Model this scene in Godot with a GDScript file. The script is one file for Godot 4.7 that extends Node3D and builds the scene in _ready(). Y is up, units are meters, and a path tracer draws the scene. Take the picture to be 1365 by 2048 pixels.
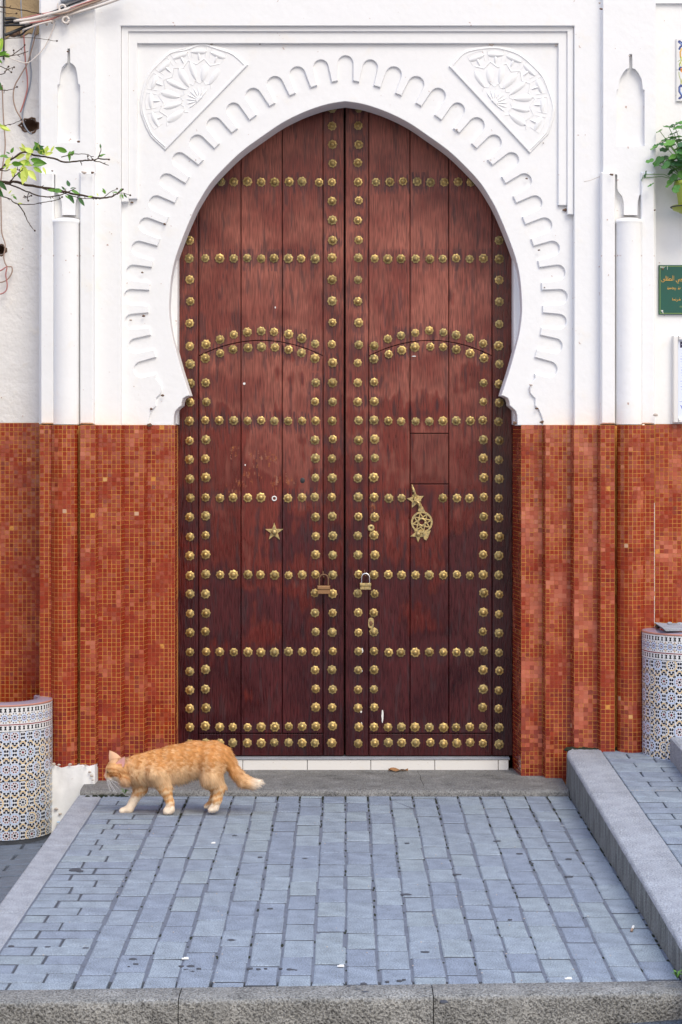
extends Node3D
# A studded horseshoe-arch door in a white plastered gateway with red mosaic jambs, a paved ramp in front and a ginger cat.
# Metres, y up. The plane z = 0 is the face of the arch ring; the street lies towards +z.

const FOCAL := 4150.0      # focal length of the photograph in its own pixels
const AWAY := 8.8          # camera to the face of the arch ring
const EYE := 1.5           # camera height above the ramp
const HORIZON := 856.0
const MIDDLE := 690.0

var M := {}                # materials by name
var rng := RandomNumberGenerator.new()
var used := {}
var blotch := FastNoiseLite.new()

func _ready() -> void:
	# camera: level, a long lens shifted down
	var cam := Camera3D.new()
	cam.name = "camera"
	cam.projection = Camera3D.PROJECTION_FRUSTUM
	cam.near = 0.5; cam.far = 120.0
	cam.keep_aspect = Camera3D.KEEP_HEIGHT
	cam.size = cam.near * 2048.0 / FOCAL
	cam.frustum_offset = Vector2((682.5 - MIDDLE) / FOCAL, (HORIZON - 1024.0) / FOCAL) * cam.near
	cam.position = Vector3(0, EYE, AWAY)
	add_child(cam)
	# open shade: a bright pale sky over the street, blue overhead
	var env := Environment.new()
	var sky := Sky.new()
	var pm := ProceduralSkyMaterial.new()
	pm.sky_top_color = Color(0.64, 0.78, 1.0); pm.sky_horizon_color = Color(1.0, 0.925, 0.83); pm.sky_curve = 0.42
	pm.ground_bottom_color = Color(0.3, 0.3, 0.3); pm.ground_horizon_color = Color(0.6, 0.58, 0.55); pm.ground_curve = 0.02
	pm.energy_multiplier = 1.15
	sky.sky_material = pm
	env.background_mode = Environment.BG_SKY
	env.sky = sky
	env.tonemap_mode = Environment.TONE_MAPPER_LINEAR
	env.tonemap_exposure = 1.85
	env.sdfgi_enabled = true; env.ssao_enabled = true; env.ssil_enabled = true
	var we := WorldEnvironment.new(); we.name = "air"; we.environment = env
	add_child(we)
	var sun := DirectionalLight3D.new(); sun.name = "veiled_sun"
	sun.light_energy = 0.42; sun.light_angular_distance = 30.0; sun.light_color = Color(1.0, 0.97, 0.92)
	sun.shadow_enabled = true
	sun.look_at_from_position(Vector3(2.6, 7.0, 5.5), Vector3.ZERO)
	add_child(sun)
	rng.seed = 20
	make_materials()
	build_ground()
	build_facade()
	build_shade_house()
	build_side_walls()
	build_door()
	finish_wood()
	padlock(635.5, 660.5, 1149, 1172, 1188, 0.0, M.rusty_steel, "brown weathered padlock with rusty shackle on the left leaf")
	padlock(720.5, 742.5, 1147, 1167, 1179.5, 0.0, M.steel, "brass padlock with shiny steel shackle on the right leaf")
	build_planter(-1.412, 0.208, -0.16, 0.377, 1, "round planter clad in patterned mosaic tiles, left of the ramp beside the plinth")
	build_planter(X(1285, 0.2) + 0.2, 0.2, 0.14, 0.662, -1, "round planter clad in patterned mosaic tiles on the terrace, topped with slate and rubble")
	build_fittings()
	build_cat()

# measurements: a distance in the photograph turned into metres at the depth z of the thing measured
func X(px: float, z: float) -> float: return (px - MIDDLE) * (AWAY - z) / FOCAL
func Y(py: float, z: float) -> float: return EYE + (HORIZON - py) * (AWAY - z) / FOCAL
func P(px: float, py: float, z: float) -> Vector3: return Vector3(X(px, z), Y(py, z), z)
func XY(px: float, py: float, z: float) -> Vector2: return Vector2(X(px, z), Y(py, z))

class MB:
	var v := PackedVector3Array()
	var n := PackedVector3Array()
	var c := PackedColorArray()
	var u := PackedVector2Array()
	var col := Color(1, 1, 1)
	func tri(a: Vector3, b: Vector3, d: Vector3, na: Vector3, nb: Vector3, nd: Vector3, ua := Vector2.ZERO, ub := Vector2.ZERO, ud := Vector2.ZERO) -> void:
		if (a - d).cross(a - b).dot(na + nb + nd) < 0.0:
			v.append_array(PackedVector3Array([a, d, b])); n.append_array(PackedVector3Array([na, nd, nb])); u.append_array(PackedVector2Array([ua, ud, ub]))
		else:
			v.append_array(PackedVector3Array([a, b, d])); n.append_array(PackedVector3Array([na, nb, nd])); u.append_array(PackedVector2Array([ua, ub, ud]))
		c.append(col); c.append(col); c.append(col)
	func quad(a: Vector3, b: Vector3, d: Vector3, e: Vector3, nn: Vector3, ua := Vector2.ZERO, ub := Vector2.ZERO, ud := Vector2.ZERO, ue := Vector2.ZERO) -> void:
		tri(a, b, d, nn, nn, nn, ua, ub, ud)
		tri(a, d, e, nn, nn, nn, ua, ud, ue)
	func face(a: Vector3, b: Vector3, d: Vector3, e: Vector3, away_from: Vector3) -> void:
		var nn := (b - a).cross(d - a)
		if nn.length() < 1e-12: nn = (d - a).cross(e - a)
		nn = nn.normalized()
		if nn.dot((a + b + d + e) * 0.25 - away_from) < 0.0: nn = -nn
		quad(a, b, d, e, nn)
	func box(lo: Vector3, hi: Vector3, bevel := 0.0) -> void:
		# a box whose edges along the front and the top are chamfered
		if bevel <= 0.0:
			var m := (lo + hi) * 0.5
			for s in [0, 1]:
				var x: float = [lo.x, hi.x][s]; var y: float = [lo.y, hi.y][s]; var z: float = [lo.z, hi.z][s]
				face(Vector3(x, lo.y, lo.z), Vector3(x, hi.y, lo.z), Vector3(x, hi.y, hi.z), Vector3(x, lo.y, hi.z), m)
				face(Vector3(lo.x, y, lo.z), Vector3(hi.x, y, lo.z), Vector3(hi.x, y, hi.z), Vector3(lo.x, y, hi.z), m)
				face(Vector3(lo.x, lo.y, z), Vector3(hi.x, lo.y, z), Vector3(hi.x, hi.y, z), Vector3(lo.x, hi.y, z), m)
		else:
			extrude(PackedVector2Array([Vector2(lo.x, lo.y), Vector2(hi.x, lo.y), Vector2(hi.x, hi.y), Vector2(lo.x, hi.y)]), lo.z, hi.z, bevel, true)
	func extrude(points: PackedVector2Array, z0: float, z1: float, bevel := 0.0, back := false, crease := 40.0) -> void:
		# a polygon in x and y given depth from z0 to z1, its front edge rounded by bevel
		var p := PackedVector2Array()
		for q in points:
			if p.is_empty() or p[-1].distance_to(q) > 1e-5: p.append(q)
		if p[0].distance_to(p[-1]) < 1e-5: p.remove_at(p.size() - 1)
		var k := p.size()
		var area := 0.0
		for i in k: area += p[i].cross(p[(i + 1) % k])
		if area < 0.0: p.reverse()
		var en := PackedVector2Array()
		for i in k:
			var d := (p[(i + 1) % k] - p[i]).normalized()
			en.append(Vector2(d.y, -d.x))
		var inset := PackedVector2Array()
		for i in k:
			var m := (en[i] + en[(i + k - 1) % k])
			var l := m.length_squared()
			inset.append(p[i] - (m * (2.0 * bevel / maxf(l, 0.8)) if bevel > 0.0 else Vector2.ZERO))
		var cc := cos(deg_to_rad(crease))
		for i in k:
			var j := (i + 1) % k
			var ni := en[i]; var nj := en[i]
			var pi_ := en[(i + k - 1) % k]; var nx := en[j]
			if ni.dot(pi_) > cc: ni = (ni + pi_).normalized()
			if nj.dot(nx) > cc: nj = (nj + nx).normalized()
			var a := Vector3(p[i].x, p[i].y, z0); var b := Vector3(p[j].x, p[j].y, z0)
			var a1 := Vector3(p[i].x, p[i].y, z1 - bevel); var b1 := Vector3(p[j].x, p[j].y, z1 - bevel)
			var n3 := Vector3(ni.x, ni.y, 0); var m3 := Vector3(nj.x, nj.y, 0)
			tri(a, b, b1, n3, m3, m3); tri(a, b1, a1, n3, m3, n3)
			if bevel > 0.0:
				var a2 := Vector3(inset[i].x, inset[i].y, z1); var b2 := Vector3(inset[j].x, inset[j].y, z1)
				var f1 := (n3 + Vector3(0, 0, 0.25)).normalized(); var f2 := (m3 + Vector3(0, 0, 0.25)).normalized()
				var g1 := (n3 * 0.35 + Vector3(0, 0, 1)).normalized(); var g2 := (m3 * 0.35 + Vector3(0, 0, 1)).normalized()
				tri(a1, b1, b2, f1, f2, g2); tri(a1, b2, a2, f1, g2, g1)
		var ids := Geometry2D.triangulate_polygon(inset)
		if ids.is_empty(): push_warning("not triangulated")
		for i in range(0, ids.size(), 3):
			var a := inset[ids[i]]; var b := inset[ids[i + 1]]; var d := inset[ids[i + 2]]
			var z := Vector3(0, 0, 1)
			tri(Vector3(a.x, a.y, z1), Vector3(b.x, b.y, z1), Vector3(d.x, d.y, z1), z, z, z)
			if back:
				tri(Vector3(a.x, a.y, z0), Vector3(b.x, b.y, z0), Vector3(d.x, d.y, z0), -z, -z, -z)
	func grid(rows: Array, closed := false, out_from: Variant = null, uv := false) -> void:
		# rows of points joined into one smooth skin
		var r := rows.size(); var k: int = rows[0].size()
		var nn := []
		for i in r:
			var line := PackedVector3Array()
			for j in k:
				var jl := (j + k - 1) % k if closed else maxi(j - 1, 0)
				var jr := (j + 1) % k if closed else mini(j + 1, k - 1)
				var du: Vector3 = rows[i][jr] - rows[i][jl]
				if du.length() < 1e-9:
					var other: int = 1 if i == 0 else (r - 2 if i == r - 1 else i)
					du = rows[other][jr] - rows[other][jl]
				var dv: Vector3 = rows[mini(i + 1, r - 1)][j] - rows[maxi(i - 1, 0)][j]
				var q := du.cross(dv).normalized()
				if out_from != null:
					var o: Vector3 = out_from[i] if out_from is Array else out_from
					if q.dot(rows[i][j] - o) < 0.0: q = -q
				line.append(q)
			nn.append(line)
		for i in r - 1:
			for j in (k if closed else k - 1):
				var j2 := (j + 1) % k
				var ua := Vector2(float(j) / (k - 1), float(i) / (r - 1)); var ub := Vector2(float(j + 1) / (k - 1), float(i) / (r - 1))
				var ud := Vector2(float(j + 1) / (k - 1), float(i + 1) / (r - 1)); var ue := Vector2(float(j) / (k - 1), float(i + 1) / (r - 1))
				tri(rows[i][j], rows[i][j2], rows[i + 1][j2], nn[i][j], nn[i][j2], nn[i + 1][j2], ua, ub, ud)
				tri(rows[i][j], rows[i + 1][j2], rows[i + 1][j], nn[i][j], nn[i + 1][j2], nn[i + 1][j], ua, ud, ue)
	func tube(path: Array, radii: Variant, sides := 7) -> void:
		var rows := []; var mid := []
		var ref := Vector3(0, 0, 1)
		for i in path.size():
			var t: Vector3 = (path[mini(i + 1, path.size() - 1)] - path[maxi(i - 1, 0)]).normalized()
			if absf(t.dot(ref)) > 0.95: ref = Vector3(0.3, 1, 0).normalized()
			var a := t.cross(ref).normalized(); var b := t.cross(a)
			var rad: float = radii if (radii is float) else radii[i]
			var ring := PackedVector3Array()
			for k in sides:
				var th := TAU * k / sides
				ring.append(path[i] + (a * cos(th) + b * sin(th)) * rad)
			rows.append(ring); mid.append(path[i])
		var first := PackedVector3Array(); var last := PackedVector3Array()
		for k in sides:
			first.append(path[0]); last.append(path[-1])
		rows.push_front(first); mid.push_front(path[0] + (path[0] - path[1]) * -0.2)
		rows.push_back(last); mid.push_back(path[-1] + (path[-1] - path[-2]) * -0.2)
		grid(rows, true, mid)
	func lathe(profile: PackedVector2Array, segs: int, at := Vector3.ZERO, lobes := 0, depth := 0.0, from_row := 0) -> void:
		# profile of (radius, height) turned about y
		var rows := []; var mid := []
		for i in profile.size():
			var ring := PackedVector3Array()
			for k in segs:
				var th := TAU * k / segs
				var r := profile[i].x
				if lobes > 0 and i >= from_row: r *= 1.0 + depth * cos(th * lobes)
				ring.append(at + Vector3(cos(th) * r, profile[i].y, sin(th) * r))
			rows.append(ring); mid.append(at + Vector3(0, profile[i].y, 0))
		grid(rows, true, null)
	func ball(at: Vector3, r: Vector3, rings := 6, segs := 10) -> void:
		var rows := []
		for i in rings + 1:
			var ph := PI * i / rings
			var ring := PackedVector3Array()
			for k in segs:
				var th := TAU * k / segs
				ring.append(at + Vector3(sin(ph) * cos(th) * r.x, cos(ph) * r.y, sin(ph) * sin(th) * r.z))
			rows.append(ring)
		var mid := []
		for i in rings + 1: mid.append(at)
		grid(rows, true, mid)
	func flat_uv(x0: float, y0: float, w: float, h: float) -> void:
		for i in v.size(): u[i] = Vector2((v[i].x - x0) / w, 1.0 - (v[i].y - y0) / h)
	func done() -> ArrayMesh:
		var a := []
		a.resize(Mesh.ARRAY_MAX)
		a[Mesh.ARRAY_VERTEX] = v; a[Mesh.ARRAY_NORMAL] = n; a[Mesh.ARRAY_COLOR] = c; a[Mesh.ARRAY_TEX_UV] = u
		var m := ArrayMesh.new()
		m.add_surface_from_arrays(Mesh.PRIMITIVE_TRIANGLES, a)
		return m

# ---- naming -------------------------------------------------------------------------------------------------
func numbered(parent: Node, called: String) -> String:
	var key := str(parent.get_instance_id()) + called
	var k: int = used.get(key, 0)
	used[key] = k + 1
	return called if k == 0 else "%s_%03d" % [called, k]

func origin(o: Node) -> Vector3:
	var at := Vector3.ZERO
	while o is Node3D and o != self:
		at += o.position
		o = o.get_parent()
	return at

func tag(o: Node, label: String, category := "", group := "", kind := "") -> Node:
	if label: o.set_meta("label", label)
	if category: o.set_meta("category", category)
	if group: o.set_meta("group", group)
	if kind: o.set_meta("kind", kind)
	return o

func thing(called: String, at: Vector3, label: String, category: String, group := "") -> Node3D:
	var o := Node3D.new()
	o.name = numbered(self, called)
	o.position = at
	add_child(o, true)
	tag(o, label, category, group)
	return o

func part(parent: Node, called: String, shape: Variant, m: Material, at: Variant = null, kind := "") -> MeshInstance3D:
	# a mesh; its vertices are in world metres unless a place is given
	var o := MeshInstance3D.new()
	o.mesh = shape.done() if shape is MB else shape
	o.material_override = m
	o.name = numbered(parent, called)
	parent.add_child(o, true)
	o.position = (at if at != null else Vector3.ZERO) - origin(parent)
	if kind: o.set_meta("kind", kind)
	return o

func pts(list: Array, z: float) -> PackedVector2Array:
	var r := PackedVector2Array()
	for i in range(0, list.size(), 2): r.append(XY(list[i], list[i + 1], z))
	return r

func line3(list: Array, z: float) -> Array:
	var r := []
	for i in range(0, list.size(), 2): r.append(P(list[i], list[i + 1], z))
	return r

func smooth(path: Array, n := 4) -> Array:
	# Catmull-Rom through the points
	var r := []
	for i in path.size() - 1:
		var a = path[maxi(i - 1, 0)]; var b = path[i]; var c = path[i + 1]; var d = path[mini(i + 2, path.size() - 1)]
		for k in n:
			var t := float(k) / n
			r.append(b * 1.0 + (c - a) * (0.5 * t) + (a * 2.0 - b * 5.0 + c * 4.0 - d) * (0.5 * t * t) + (b * 3.0 - a - c * 3.0 + d) * (0.5 * t * t * t))
	r.append(path[-1])
	return r

# ---- textures -----------------------------------------------------------------------------------------------
func noise_bytes(w: int, h: int, freq: float, sd: int, stretch := 1, octaves := 4, type := FastNoiseLite.TYPE_SIMPLEX_SMOOTH) -> PackedByteArray:
	var f := FastNoiseLite.new()
	f.seed = sd; f.frequency = freq; f.fractal_octaves = octaves; f.noise_type = type
	var im: Image = f.get_seamless_image(w, maxi(h / stretch, 8), false, false, 0.15)
	im.convert(Image.FORMAT_L8)
	if stretch > 1: im.resize(w, h, Image.INTERPOLATE_CUBIC)
	return im.get_data()

func picture(w: int, h: int, rgb: PackedByteArray) -> ImageTexture:
	return ImageTexture.create_from_image(Image.create_from_data(w, h, false, Image.FORMAT_RGB8, rgb))

func grey(w: int, h: int, bytes: PackedByteArray) -> ImageTexture:
	return ImageTexture.create_from_image(Image.create_from_data(w, h, false, Image.FORMAT_L8, bytes))

func lin8(x: float) -> int:
	return int(clampf(Color(x, x, x).linear_to_srgb().r * 255.0, 0, 255))

func mat(called: String, color: Color, rough: float, spec := 0.5) -> StandardMaterial3D:
	# color is given as a linear base colour
	var m := StandardMaterial3D.new()
	m.resource_name = called
	m.albedo_color = color.linear_to_srgb()
	m.roughness = rough
	m.metallic_specular = spec
	M[called] = m
	return m

func speckled(called: String, tex: Texture2D, bump: Texture2D, scale: float, bump_cm: float, rough: float, tint := Color(1, 1, 1), spec := 0.4) -> StandardMaterial3D:
	var m := mat(called, tint, rough, spec)
	m.albedo_texture = tex
	m.uv1_triplanar = true; m.uv1_world_triplanar = true
	m.uv1_scale = Vector3(scale, scale, scale)
	m.uv1_triplanar_sharpness = 4.0
	if bump:
		m.heightmap_enabled = true; m.heightmap_texture = bump; m.heightmap_scale = bump_cm
	return m

func make_materials() -> void:
	blotch.seed = 11; blotch.frequency = 3.2; blotch.fractal_octaves = 3
	# plaster: white limewash, faint ochre blotches, a few chips down to the old pink coat
	var w := 768
	var a := noise_bytes(w, w, 0.006, 1); var b := noise_bytes(w, w, 0.05, 2); var c := noise_bytes(w, w, 0.018, 3, 1, 5)
	var rgb := PackedByteArray(); rgb.resize(w * w * 3)
	var bump := PackedByteArray(); bump.resize(w * w)
	for i in w * w:
		var soft := clampf((a[i] - 150) / 90.0, 0, 1) * clampf((c[i] - 110) / 80.0, 0, 1)
		var t := 0.845 - 0.02 * (b[i] / 255.0)
		var r := t; var g := t * (1.0 - 0.025 * soft); var bl := t * (1.0 - 0.07 * soft)
		if b[i] > 214 and c[i] > 172:
			r = 0.5; g = 0.36; bl = 0.31
		rgb[i * 3] = lin8(r); rgb[i * 3 + 1] = lin8(g); rgb[i * 3 + 2] = lin8(bl)
		bump[i] = int(clampf(a[i] * 0.55 + c[i] * 0.3 + b[i] * 0.15, 0, 255))
	var plaster_tex := picture(w, w, rgb); var plaster_bump := grey(w, w, bump)
	speckled("plaster", plaster_tex, plaster_bump, 0.8, 0.26, 0.75)
	speckled("old_plaster", plaster_tex, plaster_bump, 1.4, 0.6, 0.9, Color(0.93, 0.9, 0.86))
	speckled("tan_plaster", plaster_tex, plaster_bump, 1.7, 1.0, 0.9, Color(0.5, 0.36, 0.2))
	# granite: speckled grey
	var s := 384
	a = noise_bytes(s, s, 0.17, 5, 1, 3); b = noise_bytes(s, s, 0.4, 6, 1, 2); c = noise_bytes(s, s, 0.012, 7, 1, 3)
	rgb = PackedByteArray(); rgb.resize(s * s * 3)
	var rough := rgb.duplicate()
	bump = PackedByteArray(); bump.resize(s * s)
	var pav := rgb.duplicate()
	for i in s * s:
		var t := 0.33 + (a[i] - 128) / 255.0 * 0.26 + (b[i] - 128) / 255.0 * 0.34 + (c[i] - 128) / 255.0 * 0.12
		t = clampf(t, 0.05, 0.6)
		rgb[i * 3] = lin8(t * 0.95); rgb[i * 3 + 1] = lin8(t); rgb[i * 3 + 2] = lin8(t * 1.1)
		var q := 0.25 + (a[i] - 128) / 255.0 * 0.3 + (b[i] - 128) / 255.0 * 0.32 + (c[i] - 128) / 255.0 * 0.24
		if a[i] > 160 and c[i] > 120: q *= 0.35
		q = clampf(q, 0.03, 0.75)
		rough[i * 3] = lin8(q * 1.0); rough[i * 3 + 1] = lin8(q * 0.98); rough[i * 3 + 2] = lin8(q * 0.92)
		var p := 0.285 + (a[i] - 128) / 255.0 * 0.34 + (b[i] - 128) / 255.0 * 0.5 + (c[i] - 128) / 255.0 * 0.1
		p = clampf(p, 0.05, 0.6)
		pav[i * 3] = lin8(p * 0.86); pav[i * 3 + 1] = lin8(p * 1.0); pav[i * 3 + 2] = lin8(p * 1.17)
		bump[i] = int(clampf(a[i] * 0.6 + b[i] * 0.4, 0, 255))
	var gran := picture(s, s, rgb); var pitched := picture(s, s, rough); var pavt := picture(s, s, pav); var sb := grey(s, s, bump)
	speckled("granite", gran, sb, 2.1, 0.15, 0.7)
	speckled("pitched_granite", pitched, sb, 1.3, 0.9, 0.85)
	speckled("kerb_side", gran, sb, 1.6, 0.6, 0.9)
	speckled("worn_granite", pitched, sb, 1.5, 0.4, 0.8, Color(0.82, 0.82, 0.84))
	speckled("ochre_render", plaster_tex, plaster_bump, 0.6, 1.0, 0.9, Color(0.3, 0.2, 0.13))
	for k in 6:
		var tone: float = [1.0, 0.93, 1.06, 0.97, 0.89, 1.03][k]
		var blue: float = [1.0, 1.03, 0.98, 1.0, 1.05, 0.95][k]
		speckled("paver%d" % k, pavt, sb, 2.6, 0.12, 0.72, Color(tone, tone, tone * blue))
	speckled("dark_paver", pavt, sb, 2.6, 0.12, 0.5, Color(0.5, 0.52, 0.56))  # darker, smoother paver for the lower street on the left
	speckled("joint", gran, sb, 5.0, 0.5, 0.95, Color(0.27, 0.28, 0.3))
	speckled("joint_sand", gran, sb, 5.0, 0.5, 0.95, Color(0.52, 0.55, 0.62))
	speckled("street", pavt, sb, 1.0, 0.3, 0.9, Color(0.32, 0.32, 0.34))
	speckled("marble", plaster_tex, null, 3.0, 0.0, 0.3, Color(0.92, 0.9, 0.87))
	speckled("soil", gran, sb, 4.0, 1.0, 0.95, Color(0.28, 0.18, 0.12))
	# kerb faces: run-off streaks and green-black grime, over a tone darkened to paint in the side's shade
	a = noise_bytes(s, s, 0.05, 61, 12, 4); b = noise_bytes(s, s, 0.16, 62, 1, 3); c = noise_bytes(s, s, 0.02, 63, 3, 3)
	rgb = PackedByteArray(); rgb.resize(s * s * 3)
	for i in s * s:
		var t := 0.2 + (a[i] - 128) / 255.0 * 0.15 + (b[i] - 128) / 255.0 * 0.14
		if c[i] > 158: t *= 0.75
		t = clampf(t, 0.03, 0.5)
		rgb[i * 3] = lin8(t * 0.92); rgb[i * 3 + 1] = lin8(t); rgb[i * 3 + 2] = lin8(t * 1.0)
	speckled("shaded_streaked_granite", picture(s, s, rgb), sb, 1.6, 0.6, 0.9)
	# grout: ochre, in places smeared over with the red of the tiles
	var gsz := 384
	a = noise_bytes(gsz, gsz, 0.016, 21, 1, 4); b = noise_bytes(gsz, gsz, 0.2, 22, 1, 2)
	rgb = PackedByteArray(); rgb.resize(gsz * gsz * 3)
	for i in gsz * gsz:
		var f := clampf((a[i] - 150) / 34.0, 0, 1)
		var g := 0.9 + 0.4 * (b[i] - 128) / 255.0
		rgb[i * 3] = lin8(lerpf(0.62, 0.42, f) * g); rgb[i * 3 + 1] = lin8(lerpf(0.27, 0.11, f) * g); rgb[i * 3 + 2] = lin8(lerpf(0.065, 0.04, f) * g)
	speckled("grout", picture(gsz, gsz, rgb), null, 0.9, 0.0, 0.9)
	var tile := mat("mosaic", Color(1, 1, 1), 0.17, 0.5)
	tile.vertex_color_use_as_albedo = true
	make_wood()
	# metals
	a = noise_bytes(128, 128, 0.06, 31); rgb = PackedByteArray(); rgb.resize(128 * 128 * 3)
	bump = PackedByteArray(); bump.resize(128 * 128)
	for i in 128 * 128:
		var f := clampf((a[i] - 110) / 70.0, 0, 1)
		rgb[i * 3] = lin8(lerpf(0.56, 0.36, f)); rgb[i * 3 + 1] = lin8(lerpf(0.42, 0.29, f)); rgb[i * 3 + 2] = lin8(lerpf(0.18, 0.16, f))
		bump[i] = int(105 + 70 * f)
	var br := speckled("brass", picture(128, 128, rgb), null, 9.0, 0.0, 1.0, Color(1, 1, 1), 0.5)
	br.metallic = 0.65; br.roughness_texture = grey(128, 128, bump); br.roughness = 1.0
	br.roughness_texture_channel = BaseMaterial3D.TEXTURE_CHANNEL_RED
	for k in 3:
		var v: StandardMaterial3D = br.duplicate(); v.albedo_color = [Color(1, 0.97, 0.9), Color(0.88, 0.86, 0.8), Color(0.93, 0.93, 0.9)][k]; v.roughness = [0.95, 1.05, 1.2][k]
		v.resource_name = "nail_brass%d" % k; M["nail_brass%d" % k] = v
	var st := mat("steel", Color(0.75, 0.75, 0.76), 0.25); st.metallic = 1.0
	var al := mat("aluminium", Color(0.8, 0.8, 0.8), 0.4); al.metallic = 0.7
	var rust := mat("rusty_steel", Color(0.2, 0.11, 0.06), 0.7); rust.metallic = 0.4
	var bz := mat("bronze", Color(0.34, 0.19, 0.09), 0.45); bz.metallic = 0.6
	mat("dark_gap", Color(0.012, 0.008, 0.008), 0.9, 0.2)
	mat("white_paint", Color(0.8, 0.8, 0.78), 0.6)
	mat("stain", Color(0.07, 0.075, 0.09), 0.7, 0.3)
	mat("dirt", Color(0.16, 0.10, 0.07), 0.95, 0.2)
	mat("pale_dirt", Color(0.5, 0.43, 0.38), 0.95, 0.2)
	mat("moss", Color(0.028, 0.032, 0.022), 0.95, 0.2)
	mat("weed", Color(0.09, 0.22, 0.03), 0.6)
	mat("dry_leaf", Color(0.3, 0.15, 0.06), 0.8)
	mat("cable_white", Color(0.66, 0.6, 0.55), 0.6)
	mat("cable_pink", Color(0.45, 0.17, 0.15), 0.6)
	mat("cable_black", Color(0.02, 0.02, 0.022), 0.5)
	mat("cable_grey", Color(0.28, 0.31, 0.36), 0.6)
	mat("cable_brown", Color(0.36, 0.25, 0.19), 0.7)
	mat("twig", Color(0.075, 0.05, 0.035), 0.85, 0.2)
	mat("pot_green", Color(0.36, 0.43, 0.06), 0.45)
	for k in 4:
		var lf := mat("geranium%d" % k, [Color(0.045, 0.15, 0.03), Color(0.07, 0.21, 0.035), Color(0.025, 0.095, 0.032), Color(0.12, 0.29, 0.05)][k], 0.55)
		lf.backlight_enabled = true; lf.backlight = Color(0.06, 0.14, 0.02).linear_to_srgb()
		var br2 := mat("leaf%d" % k, [Color(0.03, 0.10, 0.022), Color(0.09, 0.22, 0.02), Color(0.62, 0.72, 0.16), Color(0.3, 0.5, 0.06)][k], 0.45)  # the lime tones paint in sun shining through those leaves
		br2.backlight_enabled = true; br2.backlight = [Color(0.03, 0.1, 0.01), Color(0.1, 0.25, 0.02), Color(0.5, 0.55, 0.12), Color(0.3, 0.45, 0.05)][k].linear_to_srgb()
	var fur := mat("fur", Color(1, 1, 1), 0.85, 0.15)
	fur.vertex_color_use_as_albedo = true
	mat("cat_eye", Color(0.06, 0.035, 0.01), 0.1)
	mat("cat_nose", Color(0.62, 0.28, 0.24), 0.5)
	mat("pale_blue", Color(0.4, 0.6, 0.8), 0.4)
	mat("whisker", Color(0.9, 0.9, 0.9), 0.4)
	make_prints()

var wood := {}
var nails := []

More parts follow.
